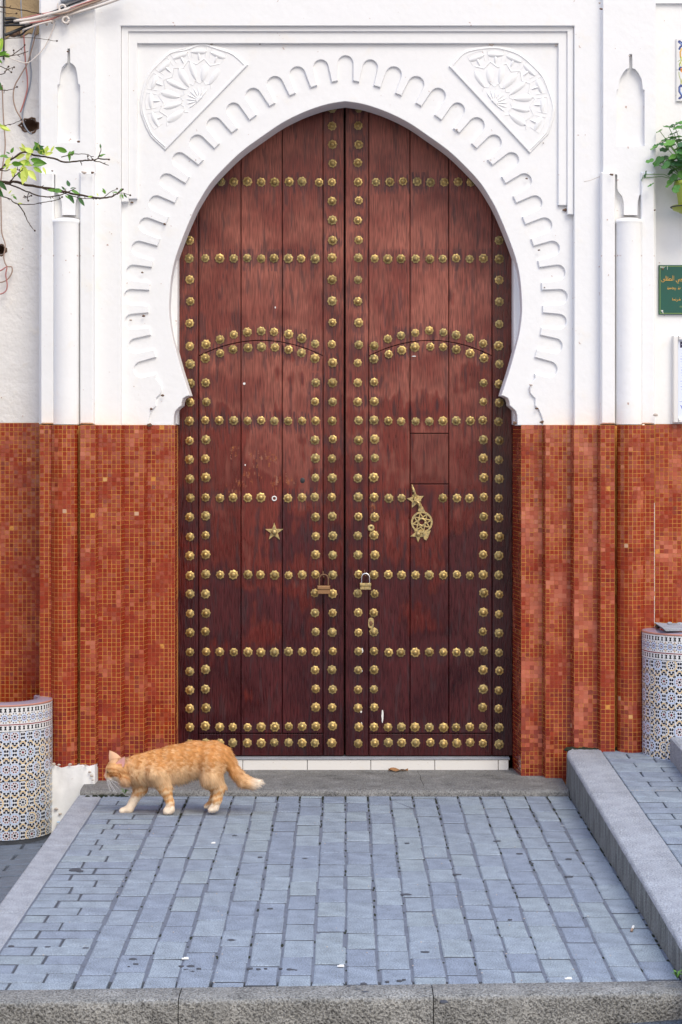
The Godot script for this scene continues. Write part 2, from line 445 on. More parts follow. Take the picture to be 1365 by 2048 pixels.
func make_wood() -> void:
	# the door's own picture: grain running upwards; weathered boards and red varnish, with sheen above and shade below painted into the ragged zones
	var w := 768; var h := 1536
	var g1 := noise_bytes(w, h, 0.10, 41, 32, 4); var g2 := noise_bytes(w, h, 0.3, 42, 12, 2); var g3 := noise_bytes(w, h, 0.02, 43, 6, 4)
	var p1 := noise_bytes(w, h, 0.006, 44, 1, 4); var p2 := noise_bytes(w, h, 0.05, 45, 8, 4); var p3 := noise_bytes(w, h, 0.02, 46, 8, 4)
	var rgb := PackedByteArray(); rgb.resize(w * h * 3)
	var bump := PackedByteArray(); bump.resize(w * h)
	var rough := PackedByteArray(); rough.resize(w * h)
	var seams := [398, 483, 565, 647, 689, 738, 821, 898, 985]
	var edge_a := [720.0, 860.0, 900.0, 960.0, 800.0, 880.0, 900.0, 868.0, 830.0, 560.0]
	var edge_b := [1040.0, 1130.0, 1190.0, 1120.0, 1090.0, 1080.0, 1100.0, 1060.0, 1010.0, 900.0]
	var lut := PackedByteArray(); lut.resize(1025)
	for i in 1025: lut[i] = lin8(i / 1024.0 * 0.6)
	for x in w:
		var px := 345.0 + 690.0 * x / w
		var plank := 0
		while plank < 9 and px > seams[plank]: plank += 1
		var sx := (x * (1 + plank % 2) + plank * 131) % w
		var bias: float = [-0.2, 0.0, 0.15, 0.0, -0.15, 0.0, 0.15, 0.2, 0.1, -0.3][plank]
		for y in h:
			var i := y * w + x
			var k := y * w + sx
			var grain := (g1[k] - 128) / 128.0 * 0.34 + (g2[k] - 128) / 128.0 * 1.0 + (g3[k] - 128) / 128.0 * 0.14
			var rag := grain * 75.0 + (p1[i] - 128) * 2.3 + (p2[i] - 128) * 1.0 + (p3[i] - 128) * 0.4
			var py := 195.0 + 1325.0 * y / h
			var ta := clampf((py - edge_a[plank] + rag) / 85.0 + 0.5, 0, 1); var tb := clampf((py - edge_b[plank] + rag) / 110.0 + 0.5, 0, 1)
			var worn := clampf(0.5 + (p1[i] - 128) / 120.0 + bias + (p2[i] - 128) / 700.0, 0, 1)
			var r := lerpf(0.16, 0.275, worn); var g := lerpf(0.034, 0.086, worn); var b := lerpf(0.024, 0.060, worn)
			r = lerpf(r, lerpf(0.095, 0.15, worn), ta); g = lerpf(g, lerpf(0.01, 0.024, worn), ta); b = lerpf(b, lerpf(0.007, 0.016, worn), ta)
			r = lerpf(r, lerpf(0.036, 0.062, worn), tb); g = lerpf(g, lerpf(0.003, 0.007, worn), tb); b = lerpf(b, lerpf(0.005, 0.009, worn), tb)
			var m := clampf(1.0 + 0.6 * grain, 0.2, 1.9)
			if p2[i] > 170:      # dark, sooty spots
				var d := clampf((p2[i] - 170) / 60.0, 0, 0.45)
				r = lerpf(r, 0.035, d); g = lerpf(g, 0.02, d); b = lerpf(b, 0.024, d)
			rgb[i * 3] = lut[int(clampf(r * m / 0.6, 0, 1) * 1024)]; rgb[i * 3 + 1] = lut[int(clampf(g * m / 0.6, 0, 1) * 1024)]; rgb[i * 3 + 2] = lut[int(clampf(b * m / 0.6, 0, 1) * 1024)]
			bump[i] = int(clampf(128 + grain * 90, 0, 255))
			rough[i] = int(clampf(lerpf(112.0, 66.0, ta) + worn * 20 + grain * 28, 36, 230))
	# scuffs to orange wood
	var r2 := RandomNumberGenerator.new(); r2.seed = 5
	for sc in [[468, 900, 10, 14], [515, 908, 26, 12], [545, 915, 16, 10], [478, 965, 22, 10], [552, 960, 12, 12], [500, 950, 30, 22], [745, 1010, 10, 8], [578, 958, 8, 6], [470, 985, 14, 8]]:
		for k in 15:
			var cx := sc[0] + r2.randfn(0, sc[2] * 0.5) as float; var cy := sc[1] + r2.randfn(0, sc[3] * 0.5) as float
			var x := int((cx - 345.0) / 690.0 * w); var y := int((cy - 195.0) / 1325.0 * h)
			var c: Color = [Color(0.36, 0.13, 0.03), Color(0.28, 0.08, 0.03), Color(0.34, 0.17, 0.11)][r2.randi() % 3]
			for dy in r2.randi_range(3, 11):
				for dx in r2.randi_range(1, 4):
					if x + dx >= 0 and x + dx < w and y + dy >= 0 and y + dy < h and r2.randf() < 0.75:
						var i := ((y + dy) * w + x + dx) * 3
						rgb[i] = (rgb[i] + lin8(c.r) * 2) / 3; rgb[i + 1] = (rgb[i + 1] + lin8(c.g) * 2) / 3; rgb[i + 2] = (rgb[i + 2] + lin8(c.b) * 2) / 3
	wood = {"w": w, "h": h, "rgb": rgb, "p2": p2}
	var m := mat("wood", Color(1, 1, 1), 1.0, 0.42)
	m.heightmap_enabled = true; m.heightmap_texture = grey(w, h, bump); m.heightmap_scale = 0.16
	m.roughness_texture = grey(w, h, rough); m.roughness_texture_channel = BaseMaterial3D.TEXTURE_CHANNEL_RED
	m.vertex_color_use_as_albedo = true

func finish_wood() -> void:
	# verdigris and polish grime, smeared raggedly round every nail
	var r2 := RandomNumberGenerator.new(); r2.seed = 8
	var w: int = wood.w; var h: int = wood.h; var rgb: PackedByteArray = wood.rgb
	for q in nails:
		var cx: float = (q[0] - 345.0) / 690.0 * w; var cy: float = (q[1] - 195.0) / 1325.0 * h
		var strength := r2.randf_range(0.12, 0.5); var drop := r2.randf_range(0.0, 6.0)
		for y in range(int(cy) - 22, int(cy) + 30):
			for x in range(int(cx) - 24, int(cx) + 25):
				if x < 0 or y < 0 or x >= w or y >= h: continue
				var d := Vector2((x - cx) / 16.0, (y - cy - drop * 0.4) / (15.0 + drop)).length()
				var n: float = (wood.p2[(y * 3 % h) * w + (x * 3) % w] - 128) / 128.0
				var f := clampf((1.25 - d + n * 1.3) * 1.6, 0.0, 1.0) * strength
				if f <= 0.0: continue
				var i := (y * w + x) * 3
				rgb[i] = int(lerpf(rgb[i], 52, f)); rgb[i + 1] = int(lerpf(rgb[i + 1], 34, f)); rgb[i + 2] = int(lerpf(rgb[i + 2], 42, f))
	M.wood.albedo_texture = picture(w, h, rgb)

func blob(im: Image, x: float, y: float, r: float, c: Color) -> void:
	for j in range(int(y - r), int(y + r) + 1):
		for i in range(int(x - r), int(x + r) + 1):
			if i >= 0 and j >= 0 and i < im.get_width() and j < im.get_height() and Vector2(i - x, j - y).length() <= r: im.set_pixel(i, j, c)

func stroke(im: Image, p: Array, width: float, c: Color) -> void:
	for i in range(0, p.size() - 2, 2):
		var a := Vector2(p[i], p[i + 1]); var b := Vector2(p[i + 2], p[i + 3])
		var n := int(a.distance_to(b) / maxf(width * 0.35, 0.5)) + 1
		for k in n + 1:
			var q := a.lerp(b, float(k) / n)
			blob(im, q.x, q.y, width * 0.5, c)

func zellige(sd: int) -> ImageTexture:
	# printed mosaic: rosettes of dark chips in pale blue rings, ochre between them
	var n := 256
	var im := Image.create_empty(n, n, false, Image.FORMAT_RGB8)
	var white := Color(0.84, 0.85, 0.86); var navy := Color(0.05, 0.055, 0.13); var blue := Color(0.66, 0.74, 0.87); var ochre := Color(0.83, 0.70, 0.47); var red := Color(0.42, 0.16, 0.2)
	var f := RandomNumberGenerator.new(); f.seed = sd
	var cell := 85.333
	for y in n:
		for x in n:
			var row := floori((y + 20.0) / cell)
			var sx := x + (cell * 0.5 if (row + sd) % 2 == 0 else 0.0)
			var d := Vector2(fposmod(sx, cell) - cell * 0.5, fposmod(y + 20.0, cell) - cell * 0.5)
			var r := d.length() / (cell * 0.5); var th := d.angle()
			var kind := (floori(sx / cell) * 3 + row * 5 + sd) % 4
			var col := white
			if r < 0.16: col = navy if kind != 1 else red
			elif r > 0.28 and r < 0.46 and absf(fposmod(th * 8.0 / TAU, 1.0) - 0.5) < 0.3: col = red if kind % 2 == 0 else navy
			elif r > 0.54 and r < 0.70: col = (ochre if kind == 3 else blue) if absf(fposmod(th * 14.0 / TAU, 1.0) - 0.5) < 0.42 else white
			elif r > 0.76 and r < 1.0 and absf(fposmod(th * 12.0 / TAU, 1.0) - 0.5) < 0.31: col = navy
			elif r > 1.05:
				var e := Vector2(cell * 0.5 - absf(d.x), cell * 0.5 - absf(d.y))
				if e.length() < 9.0: col = navy
				elif e.length() > 11.0 and e.length() < 17.0: col = ochre
			im.set_pixel(x, y, col)
	return ImageTexture.create_from_image(im)

func border_print() -> ImageTexture:
	var im := Image.create_empty(256, 128, false, Image.FORMAT_RGB8)
	var white := Color(0.86, 0.86, 0.86); var black := Color(0.06, 0.07, 0.1)
	im.fill(white)
	for top in [8, 100]:
		for k in 11:
			var x0: float = k * 24.0
			for y in 20:
				var half := absf(y - 9.5) / 9.5
				for x in 15:
					if absf(x - 7.0) / 7.0 < 0.42 + 0.6 * half and x0 + x < 256: im.set_pixel(int(x0) + x, top + y, black)
	for y in range(90, 95):
		for x in 256: im.set_pixel(x, y, Color(0.5, 0.12, 0.16))
	for k in 5:
		var cx := 26.0 + k * 51.0; var cy := 58.0
		blob(im, cx, cy, 17, Color(0.66, 0.75, 0.88)); blob(im, cx, cy, 11, white)
		blob(im, cx, cy, 4, black)
		for q in 10:
			var a := TAU * q / 10
			blob(im, cx + cos(a) * 22, cy + sin(a) * 24, 3.3, Color(0.09, 0.10, 0.22)); blob(im, cx + cos(a) * 10, cy + sin(a) * 10, 2.2, Color(0.4, 0.14, 0.18))
		blob(im, cx + 25.5, cy - 20, 4, Color(0.8, 0.62, 0.4)); blob(im, cx + 25.5, cy + 20, 4, Color(0.8, 0.62, 0.4))
	return ImageTexture.create_from_image(im)

func print_mat(called: String, t: Texture2D, rough: float) -> void:
	var m := mat(called, Color(1, 1, 1), rough)
	m.albedo_texture = t

func make_prints() -> void:
	for k in 5: print_mat("zellige%d" % k, zellige(k), 0.22)
	print_mat("zellige_border", border_print(), 0.22)
	mat("cut_edge", Color(0.45, 0.2, 0.15), 0.5)
	var rim := mat("rim_glaze", Color(0.3, 0.26, 0.33), 0.2)
	# green plaque: lettering in faded gold, as the visible left end of it reads
	var im := Image.create_empty(384, 400, false, Image.FORMAT_RGB8)
	var nz := FastNoiseLite.new(); nz.frequency = 0.012
	for y in 400:
		for x in 384:
			var f := 0.5 + 0.5 * nz.get_noise_2d(x, y)
			im.set_pixel(x, y, Color(0.0, 0.33, 0.28).lerp(Color(0.09, 0.31, 0.26), f))
	var gold := Color(0.86, 0.62, 0.22)
	stroke(im, [10, 10, 374, 10, 374, 390, 10, 390, 10, 10], 2.5, Color(0.62, 0.68, 0.3))
	# first line, written from right to left
	for o in [0.0]:
		stroke(im, [122, 88, 122, 122], 4, gold)                                   # alif
		stroke(im, [112, 86, 112, 122, 106, 124], 4, gold)                         # lam
		stroke(im, [106, 124, 98, 110, 86, 110, 84, 122, 106, 124, 80, 124], 4, gold)  # sad
		stroke(im, [80, 124, 74, 110, 66, 110, 66, 122, 76, 124, 60, 124], 4, gold)    # qaf
		blob(im, 68, 98, 2.6, gold); blob(im, 75, 98, 2.6, gold)
		stroke(im, [60, 124, 58, 88], 4, gold); stroke(im, [58, 124, 50, 122], 4, gold) # lam
		stroke(im, [50, 118, 44, 112, 38, 118, 46, 126, 40, 136, 26, 136, 20, 124], 4, gold) # ya
		stroke(im, [196, 120, 190, 122, 184, 112, 184, 122, 172, 122, 172, 112], 4, gold)
		stroke(im, [172, 122, 162, 118, 156, 122, 164, 130, 156, 138, 144, 136, 140, 126], 4, gold)
		blob(im, 186, 132, 2.6, gold); blob(im, 174, 132, 2.6, gold); blob(im, 152, 146, 2.6, gold); blob(im, 160, 146, 2.6, gold)
	# second line
	stroke(im, [138, 184, 138, 194, 126, 194], 3.4, gold); blob(im, 132, 202, 2.4, gold)
	stroke(im, [126, 194, 116, 184, 128, 186], 3.4, gold); stroke(im, [118, 194, 110, 194, 110, 178], 3.4, gold)
	stroke(im, [104, 192, 98, 184, 94, 194, 88, 184, 84, 194, 76, 186, 70, 190, 74, 196, 84, 194], 3.4, gold); blob(im, 72, 178, 2.2, gold); blob(im, 78, 178, 2.2, gold)
	stroke(im, [176, 184, 170, 194, 160, 188, 156, 194, 166, 196], 3.4, gold); blob(im, 160, 178, 2.2, gold); blob(im, 166, 178, 2.2, gold)
	# third line
	stroke(im, [176, 282, 170, 274, 166, 282, 176, 284, 160, 284], 3.4, gold); blob(im, 170, 266, 2.2, gold)
	stroke(im, [156, 278, 152, 290, 144, 294], 3.4, gold)
	stroke(im, [142, 276, 140, 284, 132, 284, 132, 278, 128, 284, 124, 278, 118, 284, 112, 284, 112, 266], 3.4, gold); blob(im, 138, 268, 2.2, gold)
	for k in 4: stroke(im, [172 + k * 8, 330, 172 + k * 8, 342], 2.2, Color(0.55, 0.6, 0.35))
	for k in 14: blob(im, 14 + k * 5 % 40, 12 + (k * 7) % 12, 2.4, Color(0.8, 0.8, 0.78))
	stroke(im, [70, 8, 70, 36], 3, Color(0.85, 0.85, 0.82)); stroke(im, [20, 366, 36, 388], 7, Color(0.82, 0.8, 0.76))
	print_mat("plaque_print", ImageTexture.create_from_image(im), 0.35)
	# notice sheet behind its frame
	im = Image.create_empty(192, 384, false, Image.FORMAT_RGB8)
	im.fill(Color(0.86, 0.89, 0.95))
	for y in range(8, 38):
		for x in range(8, 184): im.set_pixel(x, y, Color(0.1, 0.1, 0.25))
	stroke(im, [14, 22, 60, 22], 4, Color(0.75, 0.78, 0.9)); stroke(im, [16, 30, 24, 30], 3, Color(0.75, 0.78, 0.9))
	var r := RandomNumberGenerator.new(); r.seed = 9
	for k in 15:
		var y := 52.0 + k * 13.5; var x := 8.0 + r.randf() * 6
		while x < 178:
			var l := r.randf_range(3, 14)
			stroke(im, [x, y, minf(x + l, 182), y], 2.0, Color(0.45, 0.52, 0.85)); x += l + 4
	stroke(im, [6, 300, 184, 300], 1.5, Color(0.3, 0.35, 0.7))
	for k in 7: stroke(im, [10 + k * 11, 318 + r.randf() * 8, 16 + k * 11, 334 + r.randf() * 8], 2.5, Color(0.3, 0.36, 0.75))
	print_mat("notice_print", ImageTexture.create_from_image(im), 0.2)
	# painted tile panel: scrolls of blue and yellow with green stems down its edge
	im = Image.create_empty(256, 512, false, Image.FORMAT_RGB8)
	im.fill(Color(0.86, 0.86, 0.86))
	for side in [0, 1]:
		var e := func(p: Array) -> Array:
			var q := p.duplicate()
			if side == 1:
				for i in range(0, q.size(), 2): q[i] = 256 - q[i]
			return q
		var navy := Color(0.22, 0.29, 0.52)
		stroke(im, e.call([24, 26, 40, 40, 60, 40]), 24, navy); stroke(im, e.call([24, 84, 32, 66, 48, 56]), 16, navy); stroke(im, e.call([30, 34, 44, 46]), 8, Color(0.5, 0.6, 0.8))
		stroke(im, e.call([60, 80, 40, 84, 30, 110, 32, 150]), 11, Color(0.85, 0.62, 0.25)); stroke(im, e.call([62, 74, 44, 78, 36, 100]), 4, Color(0.95, 0.85, 0.5))
		stroke(im, e.call([32, 150, 40, 176, 24, 210, 28, 232]), 8, Color(0.55, 0.62, 0.3)); stroke(im, e.call([42, 150, 34, 190, 40, 220]), 6, Color(0.8, 0.8, 0.35)); stroke(im, e.call([14, 186, 34, 172]), 5, Color(0.6, 0.68, 0.4))
		blob(im, e.call([36, 0])[0], 246, 18, navy); blob(im, e.call([52, 0])[0], 256, 22, Color(0.85, 0.58, 0.35))
		stroke(im, e.call([20, 272, 22, 300, 34, 340, 36, 370]), 6, Color(0.62, 0.66, 0.4)); stroke(im, e.call([60, 300, 44, 330, 38, 368]), 6, Color(0.66, 0.66, 0.3))
		stroke(im, e.call([50, 392, 36, 380, 24, 396, 24, 430, 44, 466, 60, 474]), 17, navy); stroke(im, e.call([28, 400, 30, 430, 44, 456]), 6, Color(0.5, 0.62, 0.85)); stroke(im, e.call([24, 486, 40, 474]), 18, navy)
		stroke(im, e.call([48, 410, 56, 450]), 8, Color(0.88, 0.68, 0.5))
	stroke(im, [70, 200, 128, 150, 186, 200], 8, Color(0.85, 0.62, 0.25)); stroke(im, [90, 300, 128, 340, 166, 300], 8, Color(0.22, 0.29, 0.52))
	print_mat("painted_tile", ImageTexture.create_from_image(im), 0.15)

# ---- the gateway --------------------------------------------------------------------------------------------
const CX := 691.5
const ARCH := [0, 203, 30, 207.5, 60, 216, 93, 229, 128, 247, 162, 270, 206, 302, 243, 337, 270, 367, 290, 398, 302, 420, 316, 452, 329, 485, 341, 520, 348.5, 556, 352, 598, 352, 630, 347, 668, 338, 704, 328, 740, 319, 768, 311.5, 791]
const CORBEL := [318, 793, 325, 797, 327.5, 804, 328, 811, 334, 816, 340, 822, 343, 831, 343.5, 851]

func arch_half() -> Array:      # right half of the arch line, from the crown to the tip, as (half width, pixel row)
	var a := []
	for i in range(0, ARCH.size(), 2): a.append(Vector2(ARCH[i], ARCH[i + 1]))
	return smooth(a, 5)

func arch_line(with_corbel := true) -> Array:     # whole line, left foot to right foot, in pixels
	var half := arch_half()
	var foot := []
	for i in range(0, CORBEL.size(), 2): foot.append(Vector2(CORBEL[i], CORBEL[i + 1]))
	if with_corbel: half = half + foot
	var r := []
	for i in range(half.size() - 1, 0, -1): r.append(Vector2(CX - half[i].x, half[i].y))
	for q in half: r.append(Vector2(CX + q.x, q.y))
	return r

func world2(list: Array, z: float) -> PackedVector2Array:
	var r := PackedVector2Array()
	for q in list: r.append(XY(q.x, q.y, z))
	return r

func scallops() -> Array:       # the cut edge of the raised panel: fingers between round-headed notches
	var half := arch_half()
	var off := []; var dist := [0.0]
	for i in half.size():
		var t: Vector2 = (half[mini(i + 1, half.size() - 1)] - half[maxi(i - 1, 0)]).normalized()
		if i == 0: t = Vector2(1, 0)
		off.append([half[i], t, Vector2(t.y, -t.x)])
		if i > 0: dist.append(dist[-1] + (half[i] + off[i][2] * 68.0).distance_to(half[i - 1] + off[i - 1][2] * 68.0))
	# the last notch is the one whose middle lies near pixel row 738
	var stop := 0.0
	for i in half.size():
		if (half[i] + off[i][2] * 68.0).y < 741.5: stop = dist[i]
	var right := []; var r2 := RandomNumberGenerator.new(); r2.seed = 3
	var at := func(s: float) -> Array:
		for i in range(1, dist.size()):
			if dist[i] >= s:
				var f: float = (s - dist[i - 1]) / maxf(dist[i] - dist[i - 1], 1e-6)
				return [off[i - 1][0].lerp(off[i][0], f), off[i - 1][1].lerp(off[i][1], f).normalized(), off[i - 1][2].lerp(off[i][2], f).normalized()]
		return off[-1]
	for k in range(0, 18):
		var fr: Array = at.call(stop * k / 17.0)
		var w := 15.0 + r2.randf_range(-0.8, 0.8); var top := 91.0 + r2.randf_range(-1.5, 1.5)
		var put := func(u: float, v: float) -> Vector2: return fr[0] + fr[1] * u + fr[2] * v
		if k > 0:
			right.append(put.call(-w, 41.5)); right.append(put.call(-w, top - w))
		for j in range(0 if k > 0 else 5, 11):
			var th := PI - PI * j / 10.0
			right.append(put.call(cos(th) * w, top - w + sin(th) * w))
		right.append(put.call(w, 41.5 if k < 17 else 50.0))
	for q in [[379, 756], [373, 764], [368, 772], [369, 786], [374, 792], [379, 797], [379, 812], [386, 819], [391, 830], [394, 840], [394, 851]]: right.append(Vector2(q[0], q[1]))
	var r := []
	for i in range(right.size() - 1, -1, -1): r.append(Vector2(CX - right[i].x, right[i].y))
	for q in right: r.append(Vector2(CX + q.x, q.y))
	return r

func u_shape(out: Array, inn: Array, bottom_l: float, bottom_r: float, z: float) -> PackedVector2Array:
	# an inverted U: out and inn are [left, top, right] in pixels
	return pts([out[0], bottom_l, out[0], out[1], out[2], out[1], out[2], bottom_r, inn[2], bottom_r, inn[2], inn[1], inn[0], inn[1], inn[0], bottom_l], z)

func pillar_face(mb: MB, centre: float, niche: Array, left: float, right: float, z0: float, z1: float) -> void:
	# the upper pillar: the niche is cut out of two halves that meet on its axis; below, a tongue runs down to the column
	for s in [-1, 1]:
		var e := left if s < 0 else right
		var p := [centre, -160, e, -160, e, 346, centre + s * 27.0, 349, centre + s * 27.0, 376, centre + s * 24.0, 384, centre + s * 17.0, 392, centre + s * 14.0, 404, centre + s * 13.0, 430, centre, 430, centre, niche[-1]]
		for i in range(niche.size() - 2, -1, -2): p.append_array([centre + s * niche[i], niche[i + 1]])
		p.append_array([centre, niche[1]])
		mb.extrude(pts(p, z1), z0, z1, 0.0)

func build_facade() -> void:
	var g := thing("gateway", Vector3(0, 0, 0.1), "white plastered gateway with scalloped horseshoe arch, carved fans and red mosaic jambs", "gateway")
	var pl: Material = M.plaster
	# core of the wall, with the doorway left open
	var mb := MB.new()
	mb.extrude(PackedVector2Array([Vector2(-1.27, -0.3), Vector2(-0.80, -0.3), Vector2(-0.80, 3.0), Vector2(0.80, 3.0), Vector2(0.80, -0.3), Vector2(1.27, -0.3), Vector2(1.27, 5.6), Vector2(-1.27, 5.6)]), -0.7, -0.055)
	part(g, "wall_core", mb, pl)
	mb = MB.new(); mb.box(Vector3(-0.79, -0.3, -0.7), Vector3(0.79, 2.99, -0.45)); part(g, "passage_back", mb, M.wood)
	# reveal behind the arch: white above the tiles
	for s in [-1, 1]:
		var x := X(CX + s * 333.0, -0.18)
		mb = MB.new(); mb.box(Vector3(minf(x, s * 0.81), 1.515, -0.24), Vector3(maxf(x, s * 0.81), 2.42, -0.10), 0.004)
		part(g, "reveal", mb, pl)
	# ring
	mb = MB.new()
	var line := arch_line()
	var outer := [Vector2(1144, 851), Vector2(1144, 70), Vector2(247, 70), Vector2(247, 851)]
	mb.extrude(world2(line + outer, 0.0), -0.17, 0.0, 0.003)
	part(g, "arch_ring", mb, pl)
	# raised panel with its fingers
	mb = MB.new()
	var sc := scallops()
	mb.extrude(world2(sc + [Vector2(1148, 851), Vector2(1148, 50), Vector2(243, 50), Vector2(243, 851)], 0.0105), -0.05, 0.0105, 0.0032)
	part(g, "scalloped_panel", mb, pl)
	# stepped frame round the panel
	mb = MB.new(); mb.extrude(u_shape([257, 62, 1135], [275, 87, 1117], 398, 411, 0.026), 0.0, 0.026, 0.003); part(g, "inner_moulding", mb, pl)
	mb = MB.new(); mb.extrude(u_shape([243, 52, 1148], [257, 63, 1135], 404, 429, 0.036), 0.0, 0.036, 0.003); part(g, "outer_moulding", mb, pl)
	mb = MB.new(); mb.extrude(u_shape([150, -160, 1240], [242, 52, 1149], 851, 851, 0.05), -0.06, 0.05, 0.003); part(g, "surround", mb, pl)
	# fans in the corners
	for s in [-1, 1]: fan(g, s)
	# pillars, columns and strips either side
	for s in [-1, 1]:
		var e := func(px: float) -> float: return px if s > 0 else 1391.0 - px
		var zc := 0.06
		mb = MB.new(); var lo := minf(e.call(1203), e.call(1312)); var hi := maxf(e.call(1203), e.call(1312))
		mb.box(Vector3(X(lo, zc), 1.516, -0.06), Vector3(X(hi, zc), 4.3, zc)); part(g, "pier", mb, pl)
		mb = MB.new()
		var niche := [3, 108, 3.5, 136, 9, 138, 15, 145, 22, 158, 24.5, 178, 28, 180, 28, 292] if s > 0 else [2.5, 97, 3, 125, 8, 128, 14, 135, 17, 148, 19, 167, 23, 170, 23, 285]
		pillar_face(mb, 1262 if s > 0 else 138, niche, 1207 if s > 0 else 82, 1312 if s > 0 else 190, zc - 0.01, 0.085)
		part(g, "pillar", mb, pl)
		for q in [[1203.0, 1231.0], [1283.0, 1310.0]]:
			var l: float = minf(e.call(q[0]), e.call(q[1])); var r: float = maxf(e.call(q[0]), e.call(q[1]))
			mb = MB.new()
			mb.box(Vector3(X(l, 0.1), 1.517, 0.0), Vector3(X(r, 0.1), Y(344, 0.1), 0.1), 0.006)
			part(g, "strip", mb, pl)
		mb = MB.new()
		var cx := X(e.call(1257), zc); var rows := []; var mid := []
		for y in [1.515, 1.9, 2.2, 2.355, 2.362, 2.375, 2.382]:
			var ring := PackedVector3Array(); var rr := 0.0565 if y < 2.358 else (0.0605 if y < 2.38 else 0.03)
			for k in 25: ring.append(Vector3(cx - cos(PI * k / 24.0) * rr, y, zc + 0.012 + sin(PI * k / 24.0) * rr))
			rows.append(ring); mid.append(Vector3(cx, y, zc - 0.05))
		mb.grid(rows, false, mid)
		part(g, "column", mb, pl)
	# chips and dirt lying on ledges, where the limewash has come off
	mb = MB.new()
	var mb2 := MB.new()
	for d in [[258, 176, 0.0], [306, 50, 3], [343, 58, 2], [278, 86, 4], [285, 86, 3], [355, 58, 3], [424, 87, 4], [520, 87, 3], [598, 86, 4], [835, 85, 2], [984, 89, 6], [1113, 91, 3], [1141, 58, 3], [1054, 357, 3], [914, 259, 3], [1140, 425, 5], [1131, 420, 6], [1118, 411, 3], [1079, 500, 3], [1074, 817, 4], [1062, 770, 4], [1090, 575, 2], [264, 405, 4], [330, 448, 4], [1224, 349, 5], [168, 345, 6], [185, 345, 4], [136, 103, 3], [1260, 112, 3], [325, 791, 4], [303, 818, 4], [1087, 286, 2], [285, 545, 3], [288, 632, 4], [262, 640, 4], [1203, 18, 4], [1200, 6, 3], [157, 283, 4], [105, 342, 3], [1030, 846, 6], [1084, 844, 6], [300, 850, 7], [1310, 420, 3], [1312, 830, 5]]:
		chip(mb if rng.randf() < 0.5 else mb2, d[0], d[1], maxf(d[2], 2.0) * 0.75, (0.053 if d[0] > 1150 or d[0] < 240 else 0.018  ) if d[0] < 1195 and d[0] > 195 else 0.1215)
	for k in 60:
		chip(mb2, rng.randf_range(250, 1145), [86.5, 61.5, 51.5][k % 3] + rng.randf_range(-0.5, 1.5), rng.randf_range(0.5, 1.2), [0.012, 0.027, 0.037][k % 3])
	for cr in [[1168, 363, 1180, 361, 1190, 357, 1203, 352, 0.0505], [1062, 772, 1058, 780, 1062, 790, 0.0135]]:
		var m := MB.new(); var p := line3(cr.slice(0, cr.size() - 1), cr[-1])
		m.tube(smooth(p, 3), 0.0008, 4); part(g, "crack", m, M.pale_dirt)
	part(g, "bare_chip", mb, M.dirt, null, "stuff")
	part(g, "pale_chip", mb2, M.pale_dirt, null, "stuff")
	# mosaic jambs
	jamb(g, 1)
	jamb(g, -1)
	# white plinth under the left column
	mb = MB.new()
	var x0 := X(84, 0.2); var x1 := X(190, 0.2)
	var block := []
	for j in 7:
		var row := PackedVector3Array()
		for i in 9:
			var t := float(i) / 8
			row.append(Vector3(lerpf(x0, x1, t), lerpf(-0.2, Y(1533, 0.2), j / 6.0) + rng.randf_range(-0.006, 0.004), 0.2 + rng.randf_range(-0.006, 0.006) + (0.012 if j < 2 else 0.0)))
		block.append(row)
	mb.grid(block, false, Vector3(-1.1, 0.0, 0.0))
	var side := []; var top := []
	for j in 7: side.append(PackedVector3Array([block[j][8], block[j][8] + Vector3(0.003, 0, -0.06), Vector3(x1, block[j][8].y, 0.04)]))
	top = [PackedVector3Array(block[6])]
	var rear := PackedVector3Array()
	for i in 9: rear.append(Vector3(block[6][i].x, block[6][i].y + 0.004, 0.04))
	top.append(rear)
	mb.grid(side, false, Vector3(-1.1, 0.0, 0.1)); mb.grid(top, false, Vector3(-1.1, -0.1, 0.1))
	part(g, "plinth", mb, M.plaster)
	# masonry laid bare at the head of the plinth
	mb = MB.new()
	for q in [[107, 1529, 5], [118, 1530, 4], [180, 1544, 4], [183, 1552, 5], [186, 1560, 3], [140, 1529, 4], [172, 1531, 4], [112, 1618, 5], [120, 1628, 4]]: chip(mb, q[0], q[1], q[2] * 0.8, 0.212)
	part(g, "plinth_chip", mb, M.pale_dirt, null, "stuff")

func chip(mb: MB, px: float, py: float, r: float, z: float) -> void:
	# a scab: a low irregular lump
	var at := P(px, py, z); var s := r * 0.0021
	var ring := PackedVector3Array(); var mid := PackedVector3Array(); var edge := PackedVector3Array()
	for k in 9:
		var q := s * rng.randf_range(0.55, 1.2)
		edge.append(at + Vector3(cos(TAU * k / 9) * q * 1.25, sin(TAU * k / 9) * q * 0.8, -0.002)); ring.append(at + Vector3(cos(TAU * k / 9) * q * 0.8, sin(TAU * k / 9) * q * 0.5, 0.0012)); mid.append(at + Vector3(0, 0, 0.0014))
	mb.grid([edge, ring, mid], true, at - Vector3(0, 0, 0.02))

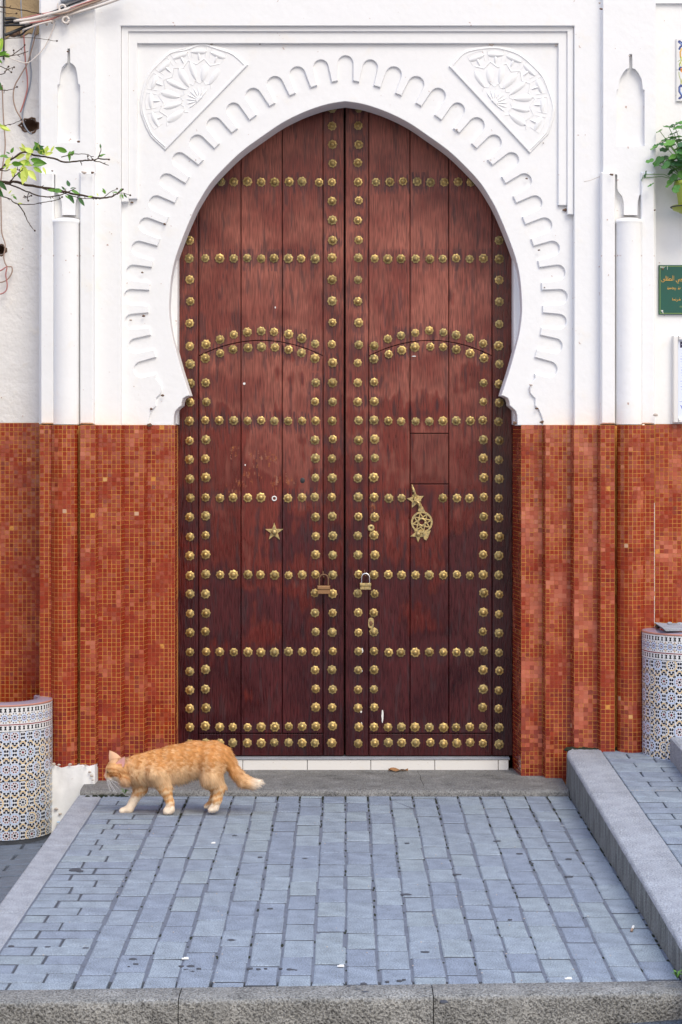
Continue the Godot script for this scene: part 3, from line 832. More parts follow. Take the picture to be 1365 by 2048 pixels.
func fan(g: Node3D, s: int) -> void:
	# half a rosette set on the slope of the arch: a raised plate with petals, hooks along the rim and a small sun at the middle
	var z := 0.0105
	var outline := [497, 130, 470, 105, 438, 93, 404, 84, 370, 95, 340, 101, 316, 122, 294, 147, 284, 180, 280, 203, 281, 226, 292, 255, 302, 274, 331, 301] if s < 0 else [898, 133, 912, 115, 934, 98, 985, 90, 1012, 94, 1040, 104, 1066, 124, 1090, 150, 1102, 178, 1112, 212, 1108, 238, 1098, 268, 1060, 307]
	var mb := MB.new()
	mb.extrude(pts(outline, z + 0.006), 0.0, z + 0.006, 0.003)
	var plate := part(g, "fan_relief", mb, M.plaster)
	var o := P(400 if s < 0 else 988, 201 if s < 0 else 207, z)
	var base_dir := (P(outline[-2], outline[-1], z) - P(outline[0], outline[1], z)).normalized()
	var up := Vector3(base_dir.y, -base_dir.x, 0)
	if up.y < 0: up = -up
	var px := AWAY / FOCAL
	var lump := func(m: MB, c: Vector3, along: Vector3, len_: float, wid: float, hi: float) -> void:
		var across := along.cross(Vector3(0, 0, 1))
		var rows := []
		for i in 9:
			var t := -1.0 + 2.0 * i / 8.0
			var w := wid * sqrt(maxf(1.0 - t * t, 0.0)) * (1.0 + 0.25 * t)
			var row := PackedVector3Array()
			for j in 7:
				var u := -1.0 + 2.0 * j / 6.0
				row.append(c + along * (t * len_) + across * (u * w) + Vector3(0, 0, hi * (1.0 - u * u) * (1.0 - t * t * 0.7) - 0.001))
			rows.append(row)
		m.grid(rows, false, c - Vector3(0, 0, 0.05))
	var zf := Vector3(0, 0, 0.006)
	var rimline := []
	for i in range(0, outline.size(), 2):
		var q := P(outline[i], outline[i + 1], z + 0.006)
		rimline.append(q + (o - q).normalized() * 0.012)
	var rb := MB.new(); rb.tube(smooth(rimline, 3), 0.0035, 6); part(plate, "rim_band", rb, M.plaster)
	for k in 8:
		var th := PI * (k + 0.55) / 8.1
		var d := base_dir * cos(th) + up * sin(th)
		var m := MB.new()
		lump.call(m, o + zf + d * (57.0 + 3.0 * sin(k * 4.1)) * px, d.rotated(Vector3(0, 0, 1), 0.12 * sin(k * 2.7)), (21.0 + 2.0 * sin(k * 5.0)) * px, (7.5 + 1.2 * cos(k * 3.3)) * px, 0.007)
		part(plate, "petal", m, M.plaster)
	for k in 7:
		var th := PI * (k + 1.0) / 8.0
		var d := base_dir * cos(th) + up * sin(th); var e := up * cos(th) - base_dir * sin(th)
		var m := MB.new()
		lump.call(m, o + zf + d * 97.0 * px, e, 17.0 * px, 6.0 * px, 0.007)
		lump.call(m, o + zf + d * 88.0 * px, d, 9.0 * px, 3.0 * px, 0.006)
		part(plate, "hook", m, M.plaster)
	# interlace: a pointed net running between the petals and the hooks
	var net := MB.new()
	var web := []
	for k in 15:
		var th := PI * (k + 0.55) / 16.1 + 0.03
		web.append(o + zf + (base_dir * cos(th) + up * sin(th)) * (83.0 if k % 2 == 0 else 72.0) * px)
	net.tube(web, 0.0022, 5)
	web = []
	for k in 17:
		var th := PI * k / 16.0
		web.append(o + zf + (base_dir * cos(th) + up * sin(th)) * (33.0 if k % 2 == 0 else 40.0) * px)
	net.tube(web, 0.0018, 5)
	for k in 7:
		var th := PI * (k + 1.0) / 8.0
		var d := base_dir * cos(th) + up * sin(th); var e := up * cos(th) - base_dir * sin(th)
		net.tube([o + zf + (d * 86.0 + e * 13.0) * px, o + zf + (d * 106.0 + e * 17.0) * px, o + zf + (d * 109.0) * px, o + zf + (d * 106.0 - e * 17.0) * px, o + zf + (d * 86.0 - e * 13.0) * px], 0.0016, 5)
	part(plate, "tracery", net, M.plaster)
	var m := MB.new()
	for k in 9:
		var th := PI * (k + 0.5) / 9.0
		var d := base_dir * cos(th) + up * sin(th)
		lump.call(m, o + zf + d * 16.0 * px, d, 11.0 * px, 2.2 * px, 0.005)
	var p2 := PackedVector2Array()
	for k in 13:
		var th := PI * k / 12.0
		var d := (base_dir * cos(th) + up * sin(th)) * 8.0 * px
		p2.append(Vector2(o.x + d.x, o.y + d.y))
	m.extrude(p2, z, z + 0.011, 0.003)
	part(plate, "sun", m, M.plaster)
	m = MB.new()
	var a := P(outline[0], outline[1], z + 0.006); var b := P(outline[-2], outline[-1], z + 0.006)
	var inn := up * 0.009
	m.extrude(PackedVector2Array([Vector2(a.x, a.y) + Vector2(inn.x, inn.y) * 0.3, Vector2(b.x, b.y) + Vector2(inn.x, inn.y) * 0.3, Vector2(b.x, b.y) + Vector2(inn.x, inn.y) * 1.3 - Vector2(base_dir.x, base_dir.y) * 0.012, Vector2(a.x, a.y) + Vector2(inn.x, inn.y) * 1.3 + Vector2(base_dir.x, base_dir.y) * 0.012]), z + 0.003, z + 0.0095, 0.002)
	part(plate, "chord", m, M.plaster)

func mosaic(g: Node3D, path: Array, y0: float, y1: float, sd: int, pale := 0.0, pitch := 0.01825) -> void:
	# little square tiles set in rows along a line on plan; the bed shows between them
	var r := RandomNumberGenerator.new(); r.seed = sd
	var bed := MB.new(); var mb := MB.new()
	var run := 0.0
	var rows := int(round((y1 - y0) / pitch)); var ph := (y1 - y0) / rows
	for i in path.size() - 1:
		var a: Vector2 = path[i]; var b: Vector2 = path[i + 1]
		var d := (b - a); var l := d.length(); d /= l
		var n := Vector2(-d.y, d.x); var n3 := Vector3(n.x, 0, n.y)
		bed.quad(Vector3(a.x, y0, a.y), Vector3(a.x, y1, a.y), Vector3(b.x, y1, b.y), Vector3(b.x, y0, b.y), n3)
		var cols := maxi(1, int(round(l / pitch))); var pw := l / cols
		for cidx in cols:
			for k in rows:
				if r.randf() < 0.0012: continue
				var cx := run + (cidx + 0.5) * pw; var cy := y0 + (k + 0.5) * ph
				var f := blotch.get_noise_2d(cx * 1.6 + sd * 3.7, cy) + 0.5 * blotch.get_noise_2d(cx * 5.0 + 9.0, cy * 5.0 + sd)
				var smeared := f > 0.5 - pale * 0.35
				var gap := 0.0 if smeared and r.randf() < 0.7 else 0.00125
				var hx := pw * 0.5 - gap + r.randf_range(-0.0003, 0.0002); var hy := ph * 0.5 - gap + r.randf_range(-0.0003, 0.0002)
				var tone := r.randf_range(0.9, 1.1)
				var salmon := clampf((f - 0.12 + pale * 0.3) * 1.8, 0, 1) * r.randf_range(0.55, 1.0)  # paler clusters also carry reflected haze, painted into the tile colour
				if r.randf() < 0.015 + maxf(pale, 0.0) * 0.05: salmon = r.randf_range(0.2, 0.8)
				var col := Color(0.275, 0.034, 0.014).lerp(Color(0.50, 0.15, 0.085), salmon)
				if r.randf() < clampf(blotch.get_noise_2d(cx * 2.3 + 40.0, cy * 2.3 + sd) * 0.5 - 0.06 + maxf(0.5 - cy, 0.0) * 1.9, 0.0, 0.92): col = col.lerp(Color(0.16, 0.016, 0.012), 0.6)  # tiles darken towards the foot, painting in the weaker light there
				if r.randf() < 0.0022: col = [Color(0.6, 0.33, 0.12), Color(0.5, 0.3, 0.2), Color(0.42, 0.12, 0.06)][r.randi() % 3]
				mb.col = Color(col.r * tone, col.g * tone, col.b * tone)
				var o := r.randf_range(0.0008, 0.0016)
				var c2 := a + d * ((cidx + 0.5) * pw)
				var cen := Vector3(c2.x, cy + r.randf_range(-0.0003, 0.0003), c2.y)
				var ax := Vector3(d.x, 0, d.y) * hx; var ay := Vector3(0, hy, 0)
				var tilt := Vector3(d.x, 0, d.y) * r.randf_range(-0.045, 0.045) + Vector3(0, r.randf_range(-0.045, 0.045), 0)
				var tn := (n3 + tilt).normalized()
				var q := [cen - ax - ay + n3 * o, cen - ax + ay + n3 * o, cen + ax + ay + n3 * o, cen + ax - ay + n3 * o]
				mb.quad(q[0], q[1], q[2], q[3], tn)
				for e in 4:
					var m := (e + 1) % 4
					mb.quad(q[e], q[m], q[m] - n3 * 0.0016, q[e] - n3 * 0.0016, [-ax.normalized(), Vector3.UP, ax.normalized(), Vector3.DOWN][e])
		run += l
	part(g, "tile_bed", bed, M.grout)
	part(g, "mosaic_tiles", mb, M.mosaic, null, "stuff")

func jamb(g: Node3D, s: int) -> void:
	var r := []
	var v := func(px: float, z: float) -> Vector2: return Vector2(X(px, z), z)
	var arc := func(px: float) -> Array:
		var q := []
		for k in 11: q.append(Vector2(X(px, 0.06) - s * cos(PI * k / 10.0) * 0.0575, 0.138 + sin(PI * k / 10.0) * 0.0575))
		return q
	if s > 0:
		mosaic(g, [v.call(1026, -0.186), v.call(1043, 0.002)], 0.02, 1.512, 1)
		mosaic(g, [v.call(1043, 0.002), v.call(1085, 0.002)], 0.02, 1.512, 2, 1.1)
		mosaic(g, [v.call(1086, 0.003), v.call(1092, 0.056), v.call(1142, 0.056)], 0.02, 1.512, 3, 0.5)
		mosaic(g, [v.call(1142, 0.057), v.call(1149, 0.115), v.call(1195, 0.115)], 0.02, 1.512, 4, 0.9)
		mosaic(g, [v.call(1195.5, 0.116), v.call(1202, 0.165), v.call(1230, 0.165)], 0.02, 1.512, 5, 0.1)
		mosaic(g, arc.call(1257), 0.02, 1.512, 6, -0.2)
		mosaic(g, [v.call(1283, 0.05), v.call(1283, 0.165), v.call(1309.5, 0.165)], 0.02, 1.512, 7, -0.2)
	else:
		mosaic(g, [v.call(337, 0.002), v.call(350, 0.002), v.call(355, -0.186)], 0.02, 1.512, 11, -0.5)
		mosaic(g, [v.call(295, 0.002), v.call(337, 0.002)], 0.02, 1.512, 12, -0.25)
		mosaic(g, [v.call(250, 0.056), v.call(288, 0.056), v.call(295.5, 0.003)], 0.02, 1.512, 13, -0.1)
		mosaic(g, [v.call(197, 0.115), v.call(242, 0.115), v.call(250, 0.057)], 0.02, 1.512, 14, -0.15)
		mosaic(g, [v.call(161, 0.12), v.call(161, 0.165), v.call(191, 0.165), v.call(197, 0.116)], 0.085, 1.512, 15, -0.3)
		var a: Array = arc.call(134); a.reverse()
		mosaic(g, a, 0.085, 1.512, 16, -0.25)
		mosaic(g, [v.call(80, 0.165), v.call(107, 0.165), v.call(107, 0.05)], 0.02, 1.512, 17, -0.4)
	# solid backing behind the tiles
	var mb := MB.new()
	for q in ([[1044, 1086, 0.0], [1093, 1142, 0.054], [1150, 1196, 0.113], [1203, 1230, 0.163], [1231, 1282, 0.12], [1284, 1309, 0.163]] if s > 0 else [[295, 349, 0.0], [250, 287, 0.054], [197, 241, 0.113], [163, 190, 0.163], [108, 162, 0.12], [81, 106, 0.163]]):
		mb.box(Vector3(X(q[0], q[2]), -0.2, -0.2), Vector3(X(q[1], q[2]), 1.5095, q[2]))
	part(g, "jamb_core", mb, M.grout)

func build_shade_house() -> void:
	# an unseen building, added to keep the low light off everything that faces left
	var o := thing("shade_house", Vector3(-6.2, -0.3, 5.0), "unseen tall ochre house lining the lane to the left of the gateway", "shade_house")
	var mb := MB.new()
	mb.box(Vector3(-11.0, -0.6, 3.0), Vector3(-6.2, 5.2, 16.0)); part(o, "wall", mb, M.ochre_render)
	mb = MB.new(); mb.box(Vector3(-11.1, 5.2, 2.9), Vector3(-6.05, 5.4, 16.1), 0.02); part(o, "parapet", mb, M.ochre_render)
	for k in 3:
		mb = MB.new(); mb.box(Vector3(-6.22, 2.9, 3.5 + k * 4.0), Vector3(-6.16, 4.3, 4.4 + k * 4.0)); var w := part(o, "shutter", mb, M.twig)
		mb = MB.new(); mb.box(Vector3(-6.24, 2.8, 3.4 + k * 4.0), Vector3(-6.08, 2.9, 4.5 + k * 4.0), 0.01); part(w, "sill", mb, M.marble)

func build_side_walls() -> void:
	var r := thing("side_wall", Vector3(1.6, 0, 0), "white wall right of the gateway with red mosaic dado, carrying plaque and notice", "wall")
	var mb := MB.new()
	mb.box(Vector3(X(1312, 0.0), 1.517, -0.3), Vector3(6, 4.6, 0.0)); part(r, "plaster_face", mb, M.plaster)
	mb = MB.new(); mb.box(Vector3(X(1310, 0.0), -0.2, -0.3), Vector3(6, 1.5165, -0.0015)); part(r, "dado_core", mb, M.grout)
	mosaic(r, [Vector2(X(1311, 0.0), 0.0), Vector2(2.0, 0.0)], 0.02, 1.515, 21, 0.6)
	mb = MB.new(); mb.box(Vector3(X(1308.6, 0.165), 0.66, 0.0), Vector3(X(1309.8, 0.165), 1.19, 0.1655), 0.002); part(r, "white_grout_bead", mb, M.white_paint)
	mb = MB.new(); mb.box(Vector3(X(1312, 0.01), Y(8, 0.01), 0), Vector3(2.5, Y(4, 0.01), 0.014), 0.004); part(r, "string_course", mb, M.plaster)
	var l := thing("side_wall", Vector3(-1.7, 0, -0.06), "weathered off-white wall left of the gateway with holes and hanging wires", "wall")
	mb = MB.new()
	# the face has a ragged hole knocked through the plaster, built as a ring of broken edge round a dark pit
	var zl := -0.06
	var holes := [[60.0, 251.0, 15.0], [0.0, 500.0, 11.0]]
	var x1 := X(84, zl)
	var far_side := hole_side(holes[1], zl, -1); far_side.reverse()
	mb.extrude(PackedVector2Array([XY(60, 251, zl) + Vector2(0, 9), Vector2(x1, XY(60, 251, zl).y + 9), Vector2(x1, 1.523), Vector2(XY(60, 251, zl).x, 1.523)] + hole_side(holes[0], zl, 1)), -0.3, zl)
	mb.extrude(PackedVector2Array([Vector2(XY(60, 251, zl).x, 1.523), Vector2(XY(0, 500, zl).x, 1.523)] + hole_side(holes[1], zl, 1) + [Vector2(XY(0, 500, zl).x, XY(60, 251, zl).y + 9), XY(60, 251, zl) + Vector2(0, 9)] + hole_side(holes[0], zl, -1)), -0.3, zl)
	mb.extrude(PackedVector2Array([Vector2(-6, 1.523), Vector2(XY(0, 500, zl).x, 1.523)] + far_side + [Vector2(XY(0, 500, zl).x, XY(60, 251, zl).y + 9), Vector2(-6, XY(60, 251, zl).y + 9)]), -0.3, zl)
	part(l, "plaster_face", mb, M.old_plaster)
	mb = MB.new()
	for h in holes:
		var c := P(h[0], h[1], zl); var rows := []
		for ring in 5:
			var row := PackedVector3Array()
			for k in 18:
				var q: float = h[2] * AWAY / FOCAL * [1.25, 1.0, 0.85, 0.6, 0.0][ring] * (1.0 + 0.14 * sin(k * 2.3) + 0.07 * sin(k * 5.1))
				row.append(c + Vector3(cos(TAU * k / 18) * q * 1.1, sin(TAU * k / 18) * q * 0.85, [0.001, 0.006, -0.02, -0.05, -0.06][ring]))
			rows.append(row)
		mb.grid(rows, true, c - Vector3(0, 0, 1.0))
	part(l, "hole", mb, M.dirt)
	mb = MB.new(); mb.box(Vector3(-6, -0.4, -0.3), Vector3(X(84, zl), 1.522, zl - 0.0015)); part(l, "dado_core", mb, M.grout)
	mosaic(l, [Vector2(-1.95, zl), Vector2(X(80, zl), zl)], 0.02, 1.521, 22, -0.7)
	mb = MB.new()
	mb.extrude(pts([11, -60, 85, -60, 85, 62, 74, 70, 58, 66, 44, 74, 28, 68, 11, 78], zl + 0.006), zl, zl + 0.006, 0.003); part(l, "tan_patch", mb, M.tan_plaster)
	mb = MB.new(); mb.box(Vector3(X(7.5, zl), Y(120, zl), zl), Vector3(X(10, zl), 4.3, zl + 0.02), 0.002); part(l, "corner_strip", mb, M.cable_black)

func hole_side(h: Array, z: float, s: int) -> Array:
	# half of a ragged hole, walked from its foot to its head on the right (s = 1) or from its head to its foot on the left
	var c := XY(h[0], h[1], z); var q := []
	for k in 9:
		var th := -PI / 2 + PI * k / 8.0
		var i := int(round(fposmod(th, TAU) / TAU * 18))
		var r: float = h[2] * AWAY / FOCAL * (1.0 if k % 8 == 0 else 1.0 + 0.10 * sin(i * 2.3))
		q.append(c + Vector2(cos(th) * r * 1.1 * s, sin(th) * r * 0.85))
	if s < 0: q.reverse()
	return q

# ---- the door -----------------------------------------------------------------------------------------------
const ZD := -0.2
var stud_shape: ArrayMesh

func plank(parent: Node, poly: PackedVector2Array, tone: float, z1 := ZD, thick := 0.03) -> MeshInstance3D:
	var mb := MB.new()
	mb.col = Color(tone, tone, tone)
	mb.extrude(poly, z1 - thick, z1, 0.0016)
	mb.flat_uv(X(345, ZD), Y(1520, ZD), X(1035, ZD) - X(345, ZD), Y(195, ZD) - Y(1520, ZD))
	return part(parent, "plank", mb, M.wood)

func stud(parent: Node, px: float, py: float) -> void:
	nails.append([px, py])
	var o := part(parent, "stud", stud_shape, M["nail_brass%d" % [0, 0, 0, 1, 2, 2][rng.randi() % 6]], P(px + rng.randf_range(-1.2, 1.2), py + rng.randf_range(-1.2, 1.2), ZD))
	var sc := rng.randf_range(0.9, 1.06)
	o.basis = Basis(Vector3(0, 0, 1), rng.randf() * TAU).rotated(Vector3(1, 0, 0), rng.randf_range(-0.12, 0.12)).rotated(Vector3(0, 1, 0), rng.randf_range(-0.1, 0.1)).scaled(Vector3(sc, sc, sc * rng.randf_range(0.75, 1.1)))

func star(points: int, r0: float, r1: float, at: Vector2, turn := 0.0) -> PackedVector2Array:
	var q := PackedVector2Array()
	for k in points * 2:
		var r := r0 if k % 2 == 0 else r1
		var a := turn + PI / 2 + PI * k / points
		q.append(at + Vector2(cos(a), sin(a)) * r)
	return q

func build_door() -> void:
	# a flower-shaped nail: eight-lobed flange and a domed head
	var mb := MB.new()
	mb.lathe(PackedVector2Array([Vector2(0.0001, 0.0165), Vector2(0.005, 0.0155), Vector2(0.0095, 0.0115), Vector2(0.0122, 0.0048), Vector2(0.0142, 0.0042), Vector2(0.0188, 0.0036), Vector2(0.0198, 0.0012), Vector2(0.0190, -0.001)]), 24, Vector3.ZERO, 8, 0.09, 5)
	for i in mb.v.size():
		var q := mb.v[i]; mb.v[i] = Vector3(q.x, -q.z, q.y)
		var w := mb.n[i]; mb.n[i] = Vector3(w.x, -w.z, w.y)
	stud_shape = mb.done()
	var rows_y := [765, 803, 841, 879.5, 917, 956, 995, 1033, 1071.5, 1110, 1149, 1187, 1225.5, 1264, 1303, 1340, 1378, 1415.5, 1453]
	for s in [0, 1]:
		var right: bool = s == 1
		var lf := thing("door_leaf", Vector3(X(520 if not right else 860, ZD), Y(1512, ZD), ZD), "right leaf of the studded door, with lacy brass knocker and lock plates" if right else "left leaf of the studded door, with small brass star and orange scuffs", "door")
		# [stile, wicket, stile] edges
		var a := [351.0, 398.0, 482.5, 565.0, 646.5, 688.3] if not right else [691.2, 738.0, 820.5, 898.0, 984.5, 1026.0]
		var g := 0.7
		mb = MB.new()
		mb.box(Vector3(X(a[0], ZD), Y(1512, ZD), ZD - 0.06), Vector3(X(a[5], ZD), Y(190, ZD), ZD - 0.031)); part(lf, "backing", mb, M.wood)
		var rect := func(x0: float, x1: float, y0: float, y1: float) -> PackedVector2Array: return pts([x0 + g, y0 + g, x1 - g, y0 + g, x1 - g, y1 - g, x0 + g, y1 - g], ZD)
		var arch_y := func(px: float) -> float: return 681.0 + 31.0 * pow(absf((px - (a[1] + a[4]) * 0.5) / ((a[4] - a[1]) * 0.5)), 2.0)
		plank(lf, rect.call(a[0], a[1], 190, 1512), 0.95)
		plank(lf, rect.call(a[4], a[5], 190, 1512), 0.9 if not right else 0.8)
		for k in 3:
			var p := PackedVector2Array()
			var x0: float = a[1 + k] + g; var x1: float = a[2 + k] - g
			p.append(XY(x0, 190, ZD)); p.append(XY(x1, 190, ZD))
			for i in 9: p.append(XY(lerpf(x1, x0, i / 8.0), arch_y.call(lerpf(x1, x0, i / 8.0)) - g, ZD))
			plank(lf, p, [0.95, 1.05, 0.95][k] if not right else [1.05, 1.1, 1.1][k])
		var rails := [[a[1], a[2]], [a[2], a[4]]] if not right else [[a[1], a[4]]]
		for q in rails: plank(lf, rect.call(q[0], q[1], 1467, 1512), 0.9)
		# the wicket cut into the leaf
		mb = MB.new()
		mb.box(Vector3(X(a[1] + 3, ZD), Y(1465, ZD), ZD - 0.0305), Vector3(X(a[4] - 3, ZD), Y(716, ZD), ZD - 0.029))
		var wk := part(lf, "wicket_door", mb, M.wood)
		for k in 3:
			var x0: float = a[1 + k] + g; var x1: float = a[2 + k] - g
			var p := PackedVector2Array()
			for i in 9: p.append(XY(lerpf(x0, x1, i / 8.0), arch_y.call(lerpf(x0, x1, i / 8.0)) + g, ZD))
			if right and k == 1:
				p.append(XY(x1, 866, ZD)); p.append(XY(x0, 866, ZD))
				plank(wk, p, 1.05)
				plank(wk, rect.call(a[2], a[3], 867, 968), 0.8)
				plank(wk, rect.call(a[2], a[3], 968.3, 1467), 0.95)
			else:
				p.append(XY(x1, 1466, ZD)); p.append(XY(x0, 1466, ZD))
				plank(wk, p, [0.95, 1.0, 1.0][k] if not right else [0.97, 1, 0.92][k], ZD + 0.001 * (k - 1))
		# nails
		var cols := [380.0, 412.0, 631.0, 665.0] if not right else [717.0, 749.0, 967.0, 998.5]
		var row := [440.0, 467.0, 495.5, 522.5, 549.5, 577.0, 604.0] if not right else [777.0, 803.0, 831.0, 860.0, 887.0, 913.5, 940.0]
		for y in [478, 516, 558.5, 602, 645.5, 690, 726] + rows_y + [1486]: stud(lf, cols[0 if not right else 3], y + 2)
		for y in [218, 252, 289, 326, 364, 402, 440, 480, 516, 559, 603, 646, 689, 726] + rows_y + [1486]: stud(lf, cols[3 if not right else 0], y)
		for y in rows_y:
			stud(wk, cols[1], y)
			stud(wk, cols[2], y)
		for y in [841, 995, 1149, 1303, 1453]:
			for i in 7:
				if y == 995 and ((not right and i == 4) or (right and i == 3)): continue
				stud(wk, row[i], y + 1)
		for x in [cols[1]] + row + [cols[2]]:
			var y: float = arch_y.call(x)
			stud(lf, x, y - 19 + absf(x - (a[1] + a[4]) * 0.5) * 0.03)
			stud(wk, x, y + 12)
			stud(lf, x, 1486)
			if not (right and x == cols[1]) or true: stud(lf, x, 517)
		for x in ([443, 467, 496, 523, 550.5, 578, 605, 637.5] if not right else [752, 780, 807, 836, 862, 889, 916, 941]): stud(lf, x, 364)
		if not right:
			var p2 := star(5, 0.042, 0.017, XY(549, 1064, ZD))
			mb = MB.new(); mb.extrude(p2, ZD, ZD + 0.006, 0.0018); mb.ball(P(549, 1064, ZD + 0.012), Vector3(0.013, 0.013, 0.012)); part(wk, "star_plate", mb, M.brass)
			mb = MB.new(); ring_tube(mb, P(549, 997, ZD + 0.003), 0.009, 0.0028); part(wk, "peephole", mb, M.white_paint)
			mb = MB.new(); mb.ball(P(605.5, 961, ZD), Vector3(0.012, 0.013, 0.003)); part(wk, "plug", mb, M.cable_black)
		else:
			knocker(wk)
			mb = MB.new()
			mb.lathe(PackedVector2Array([Vector2(0.0001, 0.003), Vector2(0.005, 0.003), Vector2(0.006, 0.007), Vector2(0.014, 0.006), Vector2(0.0155, 0.0)]), 20)
			for i in mb.v.size():
				mb.v[i] = Vector3(mb.v[i].x, -mb.v[i].z, mb.v[i].y) + P(742.5, 1056, ZD); mb.n[i] = Vector3(mb.n[i].x, -mb.n[i].z, mb.n[i].y)
			part(wk, "lock", mb, M.brass)
			mb = MB.new(); mb.box(P(741.9, 1059, ZD + 0.0), P(743.2, 1053, ZD + 0.0045)); part(wk, "keyhole", mb, M.dark_gap)
			var ov := PackedVector2Array()
			for k in 24: ov.append(XY(742.5, 1246, ZD) + Vector2(cos(TAU * k / 24) * 0.0125, sin(TAU * k / 24) * 0.0125 + 0.011 * signf(sin(TAU * k / 24 + 0.001))))
			mb = MB.new(); mb.extrude(ov, ZD, ZD + 0.004, 0.001); part(wk, "lock_plate", mb, M.brass)
			mb = MB.new(); mb.ball(P(742.5, 1247, ZD + 0.004), Vector3(0.008, 0.011, 0.004)); part(wk, "lock_barrel", mb, M.rusty_steel)
		# paint splashes
		mb = MB.new()
		for q in ([[765.5, 1418, 1446, 2.2], [725, 1296, 1306, 2.0], [724, 1340, 1344, 2], [723.5, 1444, 1456, 1.8], [717, 1264, 1270, 2.4], [722.5, 1420, 1426, 2.0], [828, 711.5, 713.5, 5]] if right else [[489, 765, 770, 3.2], [551, 613, 617, 1.6], [491, 928, 932, 1.4]]):
			var p2 := PackedVector2Array()
			for k in 14:
				var th := TAU * k / 14
				p2.append(XY(q[0] + cos(th) * q[3] * rng.randf_range(0.6, 1.1), (q[1] + q[2]) * 0.5 + sin(th) * maxf(q[2] - q[1], 2.0) * 0.5 * rng.randf_range(0.85, 1.1), ZD))
			mb.extrude(p2, ZD - 0.001, ZD + 0.0022, 0.0004)
		part(lf, "paint_splash", mb, M.white_paint, null, "stuff")
	# frame round the leaves, inside the masonry
	var fr := thing("door_frame", Vector3(0, 0.075, -0.24), "dark wooden frame in which both studded leaves hang", "door frame")
	mb = MB.new(); mb.col = Color(0.5, 0.5, 0.5)
	for s in [-1, 1]:
		var x := X(CX + s * 336.0, ZD)
		mb = MB.new(); mb.col = Color(0.45, 0.45, 0.45)
		mb.box(Vector3(minf(x, s * 0.79), 0.0, -0.3), Vector3(maxf(x, s * 0.79), 1.6, -0.19), 0.003)
		mb.flat_uv(-0.8, 0, 1.6, 3)
		part(fr, "jamb_post", mb, M.wood)

func ring_tube(mb: MB, c: Vector3, r: float, w: float) -> void:
	var p := []
	for k in 21: p.append(c + Vector3(cos(TAU * k / 20) * r, sin(TAU * k / 20) * r, 0))
	mb.tube(p, w, 6)

func bar2(mb: MB, a: Vector2, b: Vector2, w: float, z0: float, z1: float) -> void:
	var d := (b - a).normalized(); var n := Vector2(-d.y, d.x) * w * 0.5
	mb.extrude(PackedVector2Array([a + n, b + n, b - n, a - n]), z0, z1, 0.0008)

func knocker(parent: Node) -> void:
	var k := MB.new()
	var c := XY(844, 1044, ZD)
	var k0 := ZD + 0.006; var k1 := ZD + 0.011
	k.extrude(star(5, 0.040, 0.019, XY(832, 1000, ZD), 0.15), ZD, ZD + 0.007, 0.0018)
	k.extrude(star(5, 0.037, 0.017, XY(837, 1068, ZD), 0.6), ZD, ZD + 0.006, 0.0018)
	var plate := part(parent, "knocker", k, M.brass)
	# pierced disc
	k = MB.new()
	var r := 0.047
	for i in 24:
		var a0 := TAU * i / 24; var a1 := TAU * (i + 1) / 24
		k.extrude(PackedVector2Array([c + Vector2(cos(a0), sin(a0)) * r, c + Vector2(cos(a1), sin(a1)) * r, c + Vector2(cos(a1), sin(a1)) * r * 0.83, c + Vector2(cos(a0), sin(a0)) * r * 0.83]), k0, k1)
	for i in 8:
		var a0 := TAU * i / 8 + 0.2; var a1 := a0 + TAU * 3.0 / 8
		bar2(k, c + Vector2(cos(a0), sin(a0)) * r * 0.86, c + Vector2(cos(a1), sin(a1)) * r * 0.86, 0.0055, k0 + 0.0004 + 0.00002 * i, k1 - 0.0002 - 0.00005 * i)
	k.extrude(PackedVector2Array([XY(836, 1022, ZD), XY(851, 1024, ZD), XY(846, 1013, ZD), XY(838, 1010, ZD)]), k0 - 0.001, k1 + 0.001, 0.001)
	k.extrude(PackedVector2Array([XY(846, 1066, ZD), XY(862, 1060, ZD), XY(857, 1074, ZD), XY(853, 1081, ZD), XY(848, 1078, ZD)]), k0 - 0.001, k1 + 0.0006, 0.001)
	part(plate, "pierced_disc", k, M.brass)
	k = MB.new(); var w3 := Vector3(c.x, c.y, k1 - 0.002)
	ring_tube(k, w3, 0.0145, 0.004); part(plate, "hub_ring", k, M.brass)
	k = MB.new()
	k.tube([P(830, 1000, ZD + 0.01), P(838, 1006, ZD + 0.02), P(840, 1014, ZD + 0.016)], 0.006, 8)
	k.box(P(828, 1003, ZD + 0.005), P(843, 997, ZD + 0.02), 0.002)
	part(plate, "hinge", k, M.brass)
	k = MB.new()
	k.tube([P(832, 994, ZD + 0.006), P(830, 985, ZD + 0.009), P(827, 978, ZD + 0.007), P(824.5, 969, ZD + 0.004)], [0.006, 0.0045, 0.006, 0.0015], 8); k.ball(P(828, 983, ZD + 0.008), Vector3(0.0065, 0.005, 0.0065)); k.ball(P(825.5, 975, ZD + 0.007), Vector3(0.004, 0.004, 0.004))
	part(plate, "finial", k, M.brass)
	k = MB.new(); k.ball(P(837, 1068, ZD + 0.013), Vector3(0.011, 0.011, 0.010)); part(plate, "strike_knob", k, M.brass)

